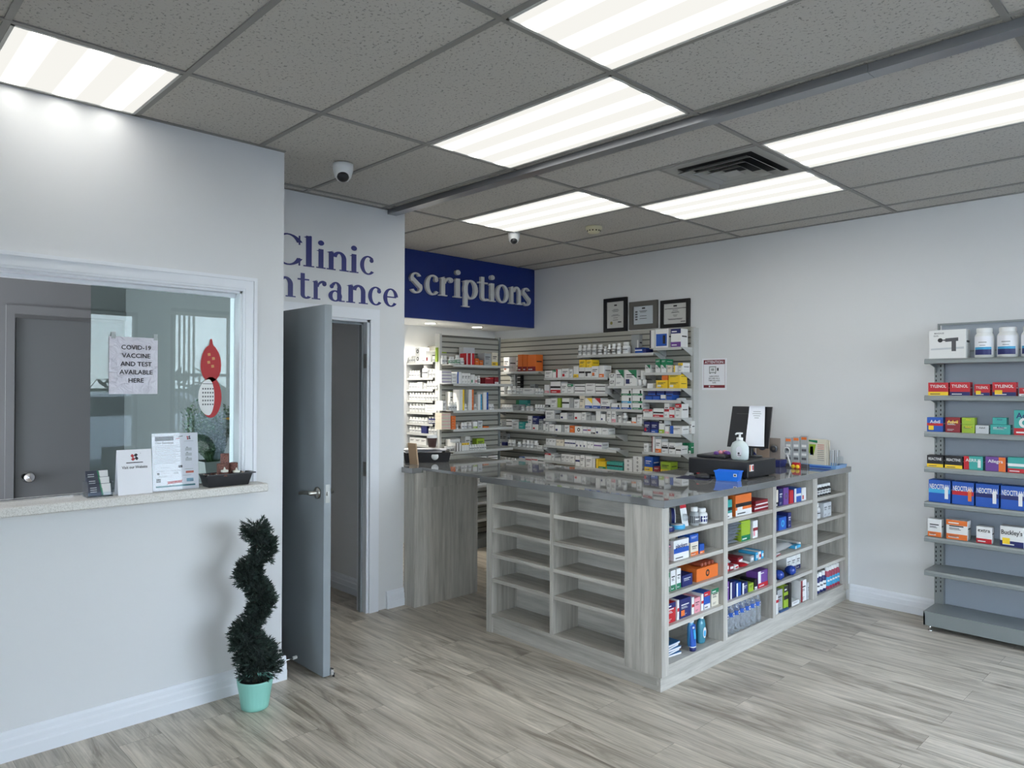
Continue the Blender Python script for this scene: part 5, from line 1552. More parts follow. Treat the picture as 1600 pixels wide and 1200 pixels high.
# hanging packets, booklet and syringe tray by the wall
T = tag(empty('blister_display', (.44, 3.46, ZT), .1), 'tan and clear packets in a dark counter display behind the screen', 'display')
M_tan = mat('tan_printed_card', (150, 130, 112), .5)
b = MB(); b.box(-.15, .13, -.02, .12, 0, .05, pm('n'), .003); b.prism([(-.15, .05), (-.02, .05), (-.10, .14), (-.15, .16)], pm('n'), lambda u, v, t: (u, -.02+.008*t, v)); b.build('box', T)
for k, (x, w, h, c) in enumerate(((-.12, .10, .22, M_tan), (-.02, .10, .235, M_tan), (.06, .09, .21, mat('grey_brown_card', (140, 128, 120), .5)))):
    b = MB(); b.prism([(-w/2, .045), (w/2, .045), (w/2, h), (-w/2, h)], c, lambda u, v, t, x=x, k=k: (x+u, .01+k*.02+.004*t, v))
    b.lathe([(0, -.022), (w*.26, -.018), (w*.33, 0)], M_clear, axis='y', c=(x, .01+k*.02, h*.66), n=18); b.lathe([(w*.12, -.012), (w*.3, -.012), (w*.3, -.004)], pm('d'), axis='y', c=(x, .008+k*.02, h*.62), n=14)
    b.build('packet', T)
T = tag(empty('novelty_pack', (.66, 3.46, ZT), -.1), 'white handled clear magnifier card and small red toy wheels beside the display', 'packet')
b = MB(); b.lathe([(.022, -.003), (.028, -.003), (.028, .003), (.022, .003), (.022, -.003)], pm('w'), axis='y', c=(-.045, 0, .125), n=24); b.lathe([(0, 0), (.022, 0)], M_clear, axis='y', c=(-.045, -.001, .125), n=24); b.tube([(-.04, 0, .10), (-.012, 0, .012)], .006, pm('w')); b.build('magnifier', T)
b = MB(); b.box(.0, .06, -.005, .015, .0, .045, pm('r'), .003)
for x in (.012, .046): b.lathe([(0, -.012), (.014, -.010), (.014, .0)], pm('y'), axis='y', c=(x, -.004, .016), n=16)
b.build('red_card', T)
T = tag(empty('blister_display', (.60, 3.60, ZT), .05), 'grey carton rack of orange topped packets between display and booklet stand', 'display')
for k in range(3):
    b = MB(); x = -.06+k*.055; b.box(x, x+.05, .01*k, .01*k+.02, .02, .215+.008*k, pm('e'), .001)
    b.box(x+.006, x+.044, .01*k-.001, .01*k, .185+.008*k, .205+.008*k, pm('o'))
    for j in range(4): b.box(x+.008, x+.042, .01*k-.001, .01*k, .05+.032*j, .068+.032*j, pm('w' if j % 2 else 'd'))
    b.build('packet', T)
b = MB(); b.box(-.07, .12, -.03, .06, 0, .022, pm('d'), .002); b.build('base_tray', T)
T = tag(empty('counter_tray', (.755, 3.72, ZT), .02), 'shallow clear blue edged tray on the worktop near the wall', 'tray')
b = MB(); tray(b, .30, .20, .31, .21, .026, .003, mat('pale_blue_tray', (120, 160, 205), .25)); b.box(-.150, .12, -.1062, -.104, .006, .016, pm('b')); b.build('shell', T)
T = tag(empty('booklet_stand', (.755, 3.69, ZT+.0042), .0), 'cream booklets with green and blue print upright in the tray', 'leaflets')
for k in range(3):
    b = MB(); b.box(-.072+.004*k, .062+.004*k, -.02+k*.024, -.012+k*.024, 0, .205-.004*k, pm('v'), .0008)
    if k == 0:
        f = lambda u, v: (u, -.0208, v)
        b.face([f(-.065, .185), f(.0, .175), f(.0, .195), f(-.065, .197)], pm('g')); b.face([f(-.062, .10), f(-.03, .08), f(-.01, .165), f(-.062, .165)], pm('l')); b.face([f(-.055, .085), f(-.03, .085), f(-.032, .15), f(-.055, .145)], pm('b'))
        for j in range(9): b.face([f(.0, .16-.014*j), f(.05, .16-.014*j), f(.05, .164-.014*j), f(.0, .164-.014*j)], pm('d' if j > 2 else 'r'))
        for j in range(3): b.face([f(-.06, .05-.012*j), f(.05, .05-.012*j), f(.05, .053-.012*j), f(-.06, .053-.012*j)], pm('e'))
    b.build('booklet', T)
T = tag(empty('spatula_holder', (.862, 3.735, ZT+.0042)), 'row of grey handled utensils standing at the right end of the tray', 'utensils')
for k in range(5):
    b = MB(); x = -.03+.0105*k; b.tube([(x, -.02+.014*k, 0), (x, -.02+.014*k, .07), (x, -.02+.014*k, .125)], [.004, .0055, .0045], pm('s' if k % 2 else 'e')); b.build('utensil', T)
b = MB(); b.box(.022, .044, -.03, .03, 0, .08, M_clear); b.build('clear_box', T)

# black tray and cup on the side counter
T = tag(empty('paper_tray', (-1.56, 1.80, ZT), 1.05), 'black oval handled tray heaped with white papers on the side counter', 'tray')
b = MB(); tray(b, .34, .22, .37, .25, .075, .006, M_black); b.build('shell', T)
b = MB(); b.lathe([(0, -.001), (.028, -.001), (.028, .001)], pm('w'), axis='y', c=(.06, -.121, .045), n=18, sx=1.0); b.build('white_handle_slot', T)
b = MB(); random.seed(11)
for k in range(7):
    a = random.uniform(-.3, .3); x = random.uniform(-.04, .04); y = random.uniform(-.02, .02); c, s = math.cos(a), math.sin(a); z = .06+k*.006
    P = [(x+c*u-s*v, y+s*u+c*v, z+.004*u*10*random.uniform(-.3, .3)) for u, v in ((-.13, -.08), (.13, -.08), (.13, .08), (-.13, .08))]
    b.face(P, M_paper); b.face([(p[0], p[1], p[2]-.001) for p in P][::-1], M_paper)
b.build('papers', T)
T = tag(empty('coffee_cup', (-1.60, 1.90, ZT+.102)), 'dark brown paper cup with white lid standing on the papers', 'cup')
b = MB(); b.lathe([(0, 0), (.03, 0), (.040, .075)], mat('cup_brown', (62, 40, 36), .5), n=24); b.build('body', T)
b = MB(); b.lathe([(.040, .073), (.043, .075), (.043, .085), (.038, .09), (.034, .1), (0, .098)], M_white, n=24); b.build('lid', T)
T = tag(empty('leaning_board', (-1.335, 1.60, ZT)), 'thin tan clipboard edge leaning against the clinic wall end', 'clipboard')
b = MB(); b.prism([(0, 0), (.012, 0), (-.010, .16), (-.020, .16)], mat('clipboard_tan', (176, 150, 122), .6), lambda u, v, t: (-.13+.10*t, u-.02, v)); b.build('board', T)

# ------------------------------------------------------------------ loose goods in the counter bays (face +x)
def bay(name, x, y, z, lab, cat, grp=None, rz=math.pi/2):
    return tag(empty(name, (x, y, z), rz), lab, cat, grp)
M_blueliq = mat('blue_gel', (70, 140, 190), .15); M_teal = mat('teal_wash', (62, 128, 148), .12)
T = bay('squeeze_tube', .84, 1.84, .125, 'blue squeeze tube standing on its cap in the nearest bay bottom', 'tube')
b = MB(); n = 20; vs = []; fs = []
for z, a, c in ((.024, .026, .018), (.06, .027, .016), (.12, .028, .008), (.158, .029, .0015)):
    for i in range(n):
        t = 2*math.pi*i/n; vs.append((a*math.cos(t), c*math.sin(t), z))
for k in range(3):
    for i in range(n): fs.append((k*n+i, k*n+(i+1) % n, (k+1)*n+(i+1) % n, (k+1)*n+i))
b.faces(vs, fs, pm('b'), True); b.build('body', T)
b = MB(); b.lathe([(0, 0), (.025, 0), (.026, .022), (0, .024)], pm('n'), n=20, sy=.7); b.lathe([(.0262, .024), (.0262, .029)], pm('w'), n=20, sy=.7); b.build('cap', T)
b = MB(); b.face([(-.012, -.0165, .075), (.012, -.0165, .075), (.012, -.011, .13), (-.012, -.011, .13)], pm('c')); b.face([(-.02, -.0125, .14), (.0, -.0125, .14), (.0, -.009, .150), (-.02, -.009, .150)], pm('w')); b.build('label', T)
T.scale = (.9, .9, .9)
T = bay('lotion_bottle', .79, 1.90, .125, 'pale blue bottle with white cap between the tube and the pump bottle', 'bottle')
b = MB(); b.lathe([(0, 0), (.026, 0), (.03, .01), (.03, .12), (.02, .15)], M_blueliq, n=22, sy=.7); b.build('body', T)
b = MB(); b.lathe([(.02, .15), (.024, .152), (.019, .188), (.014, .192), (0, .193)], M_white, n=22, sy=.7); b.build('cap', T)
b = MB(); b.face([(-.018, -.0215, .04), (.018, -.0215, .04), (.018, -.0215, .09), (-.018, -.0215, .09)], pm('l')); b.build('label', T)
T.scale = (.88, .88, .88)
T = bay('soap_pump_bottle', .80, 1.99, .125, 'teal soap bottle with white pump in the nearest bay bottom', 'bottle')
b = MB(); b.lathe([(0, 0), (.034, 0), (.038, .008), (.038, .11), (.03, .14), (.014, .152)], M_teal, n=24, sy=.62); b.build('body', T)
b = MB(); b.lathe([(.015, .15), (.016, .166), (.006, .168), (.006, .184), (.014, .185), (.014, .192), (0, .193)], M_white, n=18); b.tube([(0, 0, .188), (-.028, -.006, .188), (-.034, -.008, .183)], .005, M_white); b.build('pump', T)
b = MB(); b.face([(.004+.018*math.cos(a*math.pi/10), -.0245, .065+.034*math.sin(a*math.pi/10)) for a in range(20)], pm('w')); b.face([(.004+.013*math.cos(a*math.pi/10), -.0248, .06+.02*math.sin(a*math.pi/10)) for a in range(20)], pm('c')); b.build('label', T)
T.scale = (.92, .92, .92)
for k in range(5):
    b = MB(); b.box(-.095, .095, -.01, .20, 0, .0125, pm('w')); b.box(-.0955, .0955, -.0105, .2005, .0095, .0127, mat('magazine_blue', (48, 104, 150), .4)); b.box(-.06, .07, .03, .17, .0127, .0131, mat('magazine_photo_grey', (88, 92, 98), .4))
    wh = ['bottom', 'second from bottom', 'middle', 'second from top', 'top'][k]
    tag(b.build('workbook', None, (.80, 1.66+.004*(k % 3), .125+k*.0135), math.pi/2+[-.12, .06, -.04, .1, .02][k]), 'blue covered booklet at the bottom of the nearest bay, %s of its stack' % wh, 'booklet', 'stack of blue booklets')
# pink and purple tubes lying on the second shelf
cols = ['m', 'q', 'p', 'q', 'n', 'm']
for k in range(6):
    b = MB(); b.box(-.055, .055, 0, .034, 0, .017, pm(cols[k]), .003); b.face([(-.045, -.0004, .004), (.03, -.0004, .004), (.03, -.0004, .012), (-.045, -.0004, .012)], pm('w' if k % 2 else 'q'))
    tier = k//2
    tag(b.build('small_packet', None, (.83-.015*(k % 2)-.0, 1.600+(.012 if k % 2 else -.0)+.0, .658+k*.0174), math.pi/2+[.1, -.15, .12, .2, -.1, .05][k]),
        '%s small flat carton in the left pile, second shelf of nearest bay, %s' % (PAL[cols[k]][1], ['bottom', 'second up', 'third up', 'fourth up', 'fifth up', 'top'][k]), 'packet', 'small packets piled in the nearest bay')
# orange lozenge sticks on the orange carton
for k in range(4):
    b = MB(); b.lathe([(0, -.055), (.010, -.055), (.012, -.048), (.012, .048), (.010, .055), (0, .055)], mat('foil_orange_brown', (150, 72, 50), .35), axis='y', n=12, c=(0, .055, .012))
    tag(b.build('lozenge_stick', None, (.85, 1.895+.037*k+.03, .5755), math.pi/2), 'brown orange stick pack on the orange carton, %s from left' % ORD[k], 'stick pack', 'stick packs on the orange carton')
# grey padded sleeves
M_gp = mat('grey_padded_foil', (132, 138, 146), .4)
def pillow(w, d, h, m, n=10):
    b = MB(); vs = []; fs = []
    for s in (1, -1):
        for j in range(n+1):
            for i in range(n+1):
                u = i/n*2-1; v = j/n*2-1
                t = max(0, (1-abs(u)**3.5))*max(0, (1-abs(v)**3.5))
                vs.append((u*w/2, v*d/2+d/2, h/2+s*h/2*t**.5*(1+.10*math.sin(5*u+7*v))*.95))
    N = (n+1)*(n+1)
    for j in range(n):
        for i in range(n):
            a = j*(n+1)+i; fs.append((a, a+1, a+n+2, a+n+1)); fs.append((N+a, N+a+n+1, N+a+n+2, N+a+1))
    b.faces(vs, fs, m, True); return b
for k in range(7):
    b = pillow(.17, .15, .022, M_gp)
    b.face([(-.05, .012, .0235), (.04, .012, .0235), (.04, .035, .0235), (-.05, .035, .0235)], pm('e'))
    tag(b.build('padded_sleeve', None, (.855-.008*(k % 2), 2.235+.012*k, .658+k*.0165), math.pi/2+.05*((k % 3)-1)), 'silver grey padded packet in the second bay pile, %s from the bottom' % ORD[k], 'packet', 'grey padded packets in the second bay')
# red packets on the third shelf of the second bay
items = [(.0, 2.19, .503, 'r', .045, .09, .05, .2), (.0, 2.24, .503, 'm', .05, .08, .035, -.1), (.0, 2.30, .503, 'w', .05, .1, .022, .2), (.02, 2.37, .503, 'r', .09, .1, .022, -.2), (.0, 2.45, .503, 'w', .045, .14, .02, .5),
         (-.06, 2.30, .503, 's', .10, .12, .05, .1), (-.04, 2.42, .503, 'm', .08, .1, .045, .4), (-.02, 2.53, .503, 'e', .05, .12, .04, .2), (-.02, 2.59, .503, 'c', .03, .12, .05, .1), (-.02, 2.63, .503, 'w', .03, .12, .05, .1), (-.02, 2.665, .503, 'c', .03, .12, .05, .1)]
for k, (dx, y, z, c, w, d, h, rr) in enumerate(items):
    b = pillow(w, d, h, pm(c), 8) if c in 'srw' and k in (3, 4, 5) else MB()
    if not b.v:
        b.box(-w/2, w/2, 0, d, 0, h, pm(c), .003); b.face([(-w*.35, -.0006, h*.3), (w*.35, -.0006, h*.3), (w*.35, -.0006, h*.7), (-w*.35, -.0006, h*.7)], pm('w' if c != 'w' else 'r'))
    tag(b.build('small_packet', None, (.855+dx, y, z), math.pi/2+rr*.3), '%s small packet lying on the third shelf of the second bay, %s counting rightwards' % (PAL[c][1], ORD[k]), 'packet', 'packets on the third shelf of the second bay')
# water bottles
WB = [('body', None), ('cap', None), ('label', None)]
b = MB(); b.lathe([(0, .002), (.024, 0), (.031, .006), (.031, .04), (.028, .048), (.031, .056), (.031, .10), (.029, .105), (.029, .128), (.030, .133), (.024, .158), (.013, .178), (.012, .188)], M_bottle, n=22); ob = b.build('body'); wb_body = ob.data; bpy.data.objects.remove(ob)
b = MB(); b.lathe([(.0145, .180), (.0145, .194), (0, .195)], pm('w'), n=16); ob = b.build('cap'); wb_cap = ob.data; bpy.data.objects.remove(ob)
b = MB(); b.lathe([(.0298, .104), (.0298, .130)], pm('b'), n=22); b.lathe([(0, -.0302), (.011, -.0302)], pm('w'), axis='y', c=(0, 0, .117), n=16); b.lathe([(0, -.0306), (.007, -.0306)], pm('n'), axis='y', c=(0, 0, .117), n=16); ob = b.build('label'); wb_lab = ob.data; bpy.data.objects.remove(ob)
for k in range(7):
    for r in range(2):
        where = 'front row' if r == 0 else 'back row'
        place([('body', wb_body), ('cap', wb_cap), ('label', wb_lab)], 'water_bottle', (.835-.075*r, 2.18+k*.0655, .1255), math.pi/2, 'clear water bottle with blue label in the second bay, %s of %s' % (('%s from left' % ORD[k]), where), 'bottle', 'water bottles in the second bay')
# third bay: wrapped packs, blue atomiser bulbs, thermometer and so on
b = pillow(.30, .24, .06, mat('shiny_grey_wrap', (178, 178, 176), .25), 14); tag(b.build('wrapped_pack', None, (.86, 2.935, .5035), math.pi/2+.1), 'large shiny grey plastic wrapped pack on the third shelf of the third bay', 'packet')
b = MB(); b.box(-.05, .05, 0, .15, 0, .012, pm('w'), .002); b.box(-.05, .05, -.0006, 0, .002, .010, pm('m')); tag(b.build('small_packet', None, (.872, 2.80, .5035-.0), math.pi/2+.15), 'white and dark red flat packet tucked under the shiny pack, third bay', 'packet')
for k, (y, c, rr) in enumerate(((3.13, 'c', .3), (3.20, 'w', .5))):
    b = MB(); b.box(-.05, .05, 0, .18, 0, .02, pm(c), .003); b.box(-.05, -.03, -.0008, .0, .0, .02, pm('w')); tag(b.build('flat_box', None, (.855-.03*k, y, .5035+.0205*k*0), math.pi/2+rr*.2), '%s flat box right of the shiny wrapped pack in the third bay' % PAL[c][1], 'box')
T = bay('bulb_syringe', .845, 2.86, .335, 'blue rubber bulb with white nozzle, left one on the fourth shelf, third bay', 'bulb', 'blue bulbs in the third bay', math.pi/2+.4)
def bulb(T):
    b = MB(); b.lathe([(0, -.035), (.015, -.033), (.03, -.018), (.033, 0), (.026, .02), (.01, .035)], mat('blue_rubber', (36, 66, 150), .25), axis='y', n=22, c=(0, 0, .033)); b.build('bulb', T)
    b = MB(); b.lathe([(.01, .034), (.006, .04), (.004, .1), (0, .1)], pm('w'), axis='y', n=12, c=(0, 0, .033)); b.build('nozzle', T)
bulb(T)
T = bay('bulb_syringe', .845, 3.035, .335, 'blue rubber bulb with white nozzle, right one on the fourth shelf, third bay', 'bulb', 'blue bulbs in the third bay', math.pi/2+.2)
bulb(T)
b = pillow(.34, .16, .018, M_clear, 12); tag(b.build('clear_pouch', None, (.865, 2.955, .3352), math.pi/2), 'crumpled clear pouch around the blue bulbs, third bay', 'pouch')
b = MB(); b.box(-.03, .03, 0, .05, 0, .05, pm('o'), .004); b.box(-.034, .034, -.004, .054, 0, .012, pm('w'), .003); tag(b.build('pill_cutter', None, (.86, 2.785, .335), math.pi/2+.2), 'orange box on a white base at the left end of the fourth shelf, third bay', 'box')
T = bay('glue_tube', .862, 2.80, .125, 'white tube with red band standing leftmost on the bottom of the third bay', 'tube', rz=math.pi/2)
b = MB(); b.box(-.013, .013, -.004, .004, 0, .075, pm('w'), .002); b.build('body', T)
b = MB(); b.box(-.020, .020, -.006, .006, .075, .092, pm('r'), .002); b.box(-.012, .012, -.005, .005, .092, .125, pm('w'), .003); b.build('cap', T)
b = MB(); b.box(-.06, .06, 0, .09, 0, .014, mat('dark_blue_card', (52, 84, 128), .4), .002); tag(b.build('flat_box', None, (.868, 2.905-.0, .1252), math.pi/2), 'flat dark blue box before the grey cartons on the bottom of the third bay', 'box')

# ------------------------------------------------------------------ things on and behind the reception sill
ZS = 1.0865
FX = math.pi/2
T = bay('card_holder', -.585, -.765, ZS, 'clear three tier holder of dark business cards at the left of the sill', 'card holder')
for k in range(3):
    b = MB(); y0 = .012+.022*k; zb_ = .006+.028*k
    b.prism([(-.046, 0), (.046, 0), (.046, .052), (-.046, .052)], mat('card_navy', (30, 36, 56), .4), lambda u, v, t, y0=y0, zb_=zb_: (u+.0, y0+v*.25-.006*(t), zb_+v))
    fr = lambda u, v, y0=y0, zb_=zb_: (u, y0+v*.25-.0068, zb_+v)
    b.face([fr(.012, .001), fr(.045, .001), fr(.045, .051), fr(.005, .051)], pm('w')); b.face([fr(.008, .001), fr(.015, .001), fr(.008, .051), fr(.0, .051)], pm('g'))
    for j in range(3): b.face([fr(-.038, .034-.009*j), fr(-.012, .034-.009*j), fr(-.012, .037-.009*j), fr(-.038, .037-.009*j)], pm('s'))
    b.build('card_stack', T)
b = MB(); b.box(-.05, .05, 0, .085, 0, .003, M_clear); b.box(-.05, .05, 0, .002, .003, .022, M_clear); b.box(-.052, -.05, 0, .085, 0, .07, M_clear); b.box(.05, .052, 0, .085, 0, .07, M_clear); b.build('clear_tiers', T)

M_lred = mat('logo_red', (170, 36, 44), .5)
def logo(b, fr, cx, cz, s):
    for k in range(4):
        a = math.pi/4+k*math.pi/2+.2; c, q = math.cos(a), math.sin(a)
        P = [(.25, -.32), (1.0, -.42), (1.05, .2), (.55, .42), (.2, .3)]
        b.face([fr(cx+s*(c*u-q*v), cz+s*(q*u+c*v)) for u, v in P], M_lred if k in (1, 2) else M_ink)
T = bay('tent_card', -.60, -.622, ZS, 'white tent card with a red and black cross logo and a website invitation', 'sign')
b = MB(); w, h = .074, .205
frf = lambda u, v: (u, -.028+v*.13-.0006, v)
b.prism([(-w, 0), (w, 0), (w, h), (-w, h)], M_paper, lambda u, v, t: (u, -.028+v*.13+.001-.001*t, v)); b.prism([(-w, 0), (w, 0), (w, h), (-w, h)], M_paper, lambda u, v, t: (u, .028-v*.13+.001*t, v))
logo(b, frf, 0, .170, .017); b.box(.024, .026, -.0085, -.0075, .186, .188, M_ink)
b.face([frf(-.036, .143), frf(.036, .143), frf(.036, .147), frf(-.036, .147)], M_ink)
b.text('Visit our Website', M_ink, frf, 0, .118, w=.11, h=.013)
b.build('folded_card', T)
T = bay('leaflet_stand', -.615, -.432, ZS, 'clear stand holding a printed Our Services poster beside the tent card', 'sign', rz=math.pi/2-.04)
b = MB(); w, h = .105, .272
fp = lambda u, v: (u, -.02+v*.10-.0008, v)
b.prism([(-w, .0), (w, .0), (w, h), (-w, h)], M_paper, lambda u, v, t: (u, -.02+v*.10+.001-.001*t, v))
def pr(u0, u1, v0, v1, m): b.face([fp(u0, v0), fp(u1, v0), fp(u1, v1), fp(u0, v1)], m)
pr(-.092, -.008, .237, .258, M_ink); b.face([fp(.002, .242), fp(.02, .246), fp(.02, .249), fp(.002, .245)], M_lred); b.face([fp(.012, .252), fp(.035, .256), fp(.035, .259), fp(.012, .255)], pm('d')); logo(b, fp, .062, .248, .010); pr(.04, .084, .231, .2325, pm('e'))
b.text('Our Services', pm('d'), fp, -.05, .222, w=.082, h=.011)
for k in range(12):
    v = .212-.0075*k; pr(-.092, .01+.012*math.sin(k*2.1), v, v+.0018, pm('e'))
for k, v in enumerate((.185, .160, .136)): pr(.045, .075, v, v+.014, pm('s')); pr(.05, .058, v+.014, v+.019, pm('e'))
for (u, v) in ((-.05, .108), (-.07, .092), (.0, .092), (.06, .096), (-.06, .066), (.05, .066)): pr(u-.02, u+.02, v, v+.0018, pm('e'))
pr(.012, .03, .105, .117, pm('d')); pr(-.085, -.075, .076, .086, pm('d')); pr(-.01, .01, .077, .086, pm('s')); pr(.045, .082, .077, .087, mat('poster_orange', (190, 90, 66), .5)); pr(-.09, -.07, .04, .058, pm('d')); pr(.048, .08, .036, .052, mat('poster_ice_blue', (120, 160, 180), .5)); pr(.065, .08, .036, .044, M_ink)
b.face([fp(-.045, .03), fp(-.036, .036), fp(-.045, .042), fp(.03, .046), fp(.024, .039), fp(.03, .033)], M_lred); pr(-.092, .088, .016, .024, mat('poster_teal', (56, 120, 128), .5))
b.build('printed_poster', T)
b = MB(); b.prism([(-w-.003, -.0), (w+.003, -.0), (w+.003, h+.003), (-w-.003, h+.003)], M_clear2, lambda u, v, t: (u, -.024+v*.10+.0012-.001*t, v)); b.box(-w, w, -.03, .06, 0, .002, M_clear); b.build('clear_holder', T)

T = bay('tabletop_fountain', -.60, -.190, ZS, 'black tray fountain of brown textured pillars with two white tealights', 'fountain')
b = MB(); tray(b, .20, .075, .235, .10, .062, .003, M_black); b.box(-.125, .125, -.056, -.048, .058, .063, M_black); b.box(-.125, .125, .048, .056, .058, .063, M_black); b.box(-.125, -.115, -.056, .056, .058, .063, M_black); b.box(.115, .132, -.056, .056, .058, .063, M_black); b.build('tray', T)
M_bark = mat('brown_carved_bark', (84, 60, 56), .7)
_n, _l, _b = nodes(M_bark); _t = _n.new('ShaderNodeTexCoord'); _v = _n.new('ShaderNodeTexVoronoi'); _v.inputs['Scale'].default_value = 160; _r = _n.new('ShaderNodeValToRGB'); _r.color_ramp.elements[0].color = rgb(40, 28, 30); _r.color_ramp.elements[1].position = .6; _r.color_ramp.elements[1].color = rgb(126, 84, 74)
_l.new(_t.outputs['Object'], _v.inputs['Vector']); _l.new(_v.outputs['Distance'], _r.inputs[0]); _l.new(_r.outputs[0], _b.inputs['Base Color'])
for x, y, r, z1 in ((-.03, -.012, .021, .112), (.0, .016, .021, .158), (.042, .012, .022, .110), (-.022, -.034, .017, .070)):
    b = MB(); b.lathe([(0, .05), (r, .05), (r*.97, (.05+z1)/2), (r, z1), (r*.8, z1+.001), (r*.7, z1-.01), (0, z1-.01)], M_bark, c=(x, y, 0), n=22); b.build('pillar', T)
for x, y, z in ((-.022, -.034, .071), (.040, -.030, .064)):
    b = MB(); b.lathe([(0, 0), (.017, 0), (.018, .003), (.018, .010), (.015, .011), (.006, .012), (.005, .016), (.003, .022), (0, .026)], mat('tealight_white', (225, 225, 215), .5), c=(x, y, z), n=20); b.build('tealight', T)
b = MB(); random.seed(5)
for k in range(26):
    b.lathe([(0, 0), (.007, .002), (.006, .006), (0, .008)], pm('v') if k % 3 else M_bark, c=(random.uniform(-.10, .10), random.uniform(-.038, .038), .054), n=7, sy=.8)
b.box(-.11, .11, -.045, .045, .045, .055, M_dark); b.build('pebble_bed', T)

T = bay('potted_plant', -.90, -.135, ZS-.0, 'potted grey green plant with a yellow flower behind the reception glass', 'potted plant')
M_potg = mat('pot_grey', (150, 150, 148), .5)
b = MB(); tray(b, .11, .11, .15, .15, .10, .005, M_potg); b.build('pot', T)
M_l1 = mat('leaf_grey_green', (74, 104, 72), .6); M_l2 = mat('leaf_pale_green', (116, 140, 108), .6)
b = MB(); random.seed(21)
for k in range(190):
    a = random.uniform(0, 6.28); r = random.random()**.6*.15; h = .10+random.uniform(.08, .27)*(1-.3*r/.15)
    bx, by = .03*math.cos(a), .03*math.sin(a); tx, ty = r*math.cos(a)-.03, r*math.sin(a)*.7
    b.tube([(bx, by, .09), ((bx+tx)/2, (by+ty)/2, .09+h*.55), (tx, ty, .09+h)], [.0016, .0012, .0008], M_l1, n=4, cap=False)
    for j in range(12):
        f = .25+.75*j/11; p = Vector((bx+(tx-bx)*f, by+(ty-by)*f, .09+h*f)); q = random.uniform(0, 6.28); s = random.uniform(.014, .028)
        d = Vector((math.cos(q), math.sin(q), random.uniform(.2, .9))).normalized()*s; e = d.cross(Vector((0, 0, 1))).normalized()*s*.36
        b.face([p, p+d*.5+e, p+d, p+d*.5-e], M_l1 if (k+j) % 3 else M_l2)
b.build('foliage', T)
b = MB(); b.tube([(.03, -.03, .1), (.05, -.05, .26), (.055, -.06, .32)], .002, M_l1, n=5)
for k in range(14):
    a = k*2*math.pi/14; c, s = math.cos(a), math.sin(a); ca = Vector((.055, -.06, .32))
    b.face([ca+Vector((c*.006, s*.006, 0)), ca+Vector((c*.02-s*.006, s*.02+c*.006, .009)), ca+Vector((c*.032, s*.032, .004)), ca+Vector((c*.02+s*.006, s*.02-c*.006, .009))], pm('y'))
b.lathe([(0, .318), (.010, .322), (.008, .332), (0, .334)], pm('o'), c=(.055, -.06, 0), n=12); b.build('yellow_flower', T)

T = bay('gourd_calendar', -.7135, -.225, 1.43, 'red gourd shaped hanging calendar with white date pad on the reception glass', 'calendar')
M_cred = mat('calendar_red', (170, 14, 20), .5)
b = MB(); P = []
for i in range(40):
    t = 2*math.pi*i/40; P.append((.052*math.sin(t)*(1+.12*math.cos(t)), .275+.095*-math.cos(t)))
b.prism(P, M_cred, lambda u, v, t: (u, .0-.002*t, v))
P = [(.055*math.sin(2*math.pi*i/32), .10+.105*-math.cos(2*math.pi*i/32)) for i in range(32)]
b.prism(P, M_cred, lambda u, v, t: (u, .0-.002*t, v))
b.face([(-.012, -.0026, .36), (.012, -.0026, .36), (.004, -.0026, .40), (-.004, -.0026, .40)], M_cred)
for k, (u, v) in enumerate(((-.01, .32), (.012, .30), (-.012, .28), (.008, .26))): b.face([(u-.006, -.0026, v-.008), (u+.008, -.0026, v-.006), (u+.006, -.0026, v+.008), (u-.008, -.0026, v+.006)], mat('calendar_gold', (190, 120, 60), .4))
b.build('red_back', T)
b = MB(); P = [(-.012+.052*math.sin(2*math.pi*i/32)*(1 if math.sin(2*math.pi*i/32) < 0 else .55), .10+.092*-math.cos(2*math.pi*i/32)) for i in range(32)]
b.prism(P, pm('w'), lambda u, v, t: (u, -.003-.003*t, v))
for r in range(5):
    for c in range(5): b.face([(-.045+c*.0125, -.0064, .14-r*.020), (-.038+c*.0125, -.0064, .14-r*.020), (-.038+c*.0125, -.0064, .148-r*.020), (-.045+c*.0125, -.0064, .148-r*.020)], pm('d'))
b.face([(-.045, -.0064, .168), (.012, -.0064, .168), (.012, -.0064, .171), (-.045, -.0064, .171)], pm('d')); b.build('date_pad', T)

T = bay('paper_notice', -.7155, -.592, 1.548, 'white sheet taped on the glass offering COVID-19 vaccine and test', 'sign')
M_sleeve = mat('crumpled_sleeve_paper', (208, 206, 216), .25)
_n, _l, _b = nodes(M_sleeve); _t = _n.new('ShaderNodeTexCoord'); _g = _n.new('ShaderNodeTexNoise'); _g.inputs['Scale'].default_value = 22; _g.inputs['Distortion'].default_value = 1.5; _bp = _n.new('ShaderNodeBump'); _bp.inputs['Strength'].default_value = .8; _bp.inputs['Distance'].default_value = .01
_l.new(_t.outputs['Object'], _g.inputs['Vector']); _l.new(_g.outputs[0], _bp.inputs['Height']); _l.new(_bp.outputs[0], _b.inputs['Normal'])
b = MB(); n = 12; vs = []
for j in range(n+1):
    for i in range(n+1): vs.append((-.108+.216*i/n, -.003-.0025*math.sin(i*1.3+j*.9)*(1 if 0 < i < n else 0), .272*j/n))
b.faces(vs, [(j*(n+1)+i, j*(n+1)+i+1, (j+1)*(n+1)+i+1, (j+1)*(n+1)+i) for j in range(n) for i in range(n)], M_sleeve, True)
for k, s in enumerate(('COVID-19', 'VACCINE', 'AND TEST', 'AVAILABLE', 'HERE')):
    b.text(s, M_ink, lambda u, v: (u, -.0062, v), .01, .213-k*.0395, h=.021)
b.build('sheet', T)
for x in (-.09, .098):
    b = MB(); b.box(x-.009, x+.009, -.0045, -.0035, .262, .292, mat('clear_tape', (150, 156, 156), .3)); b.build('tape', T)

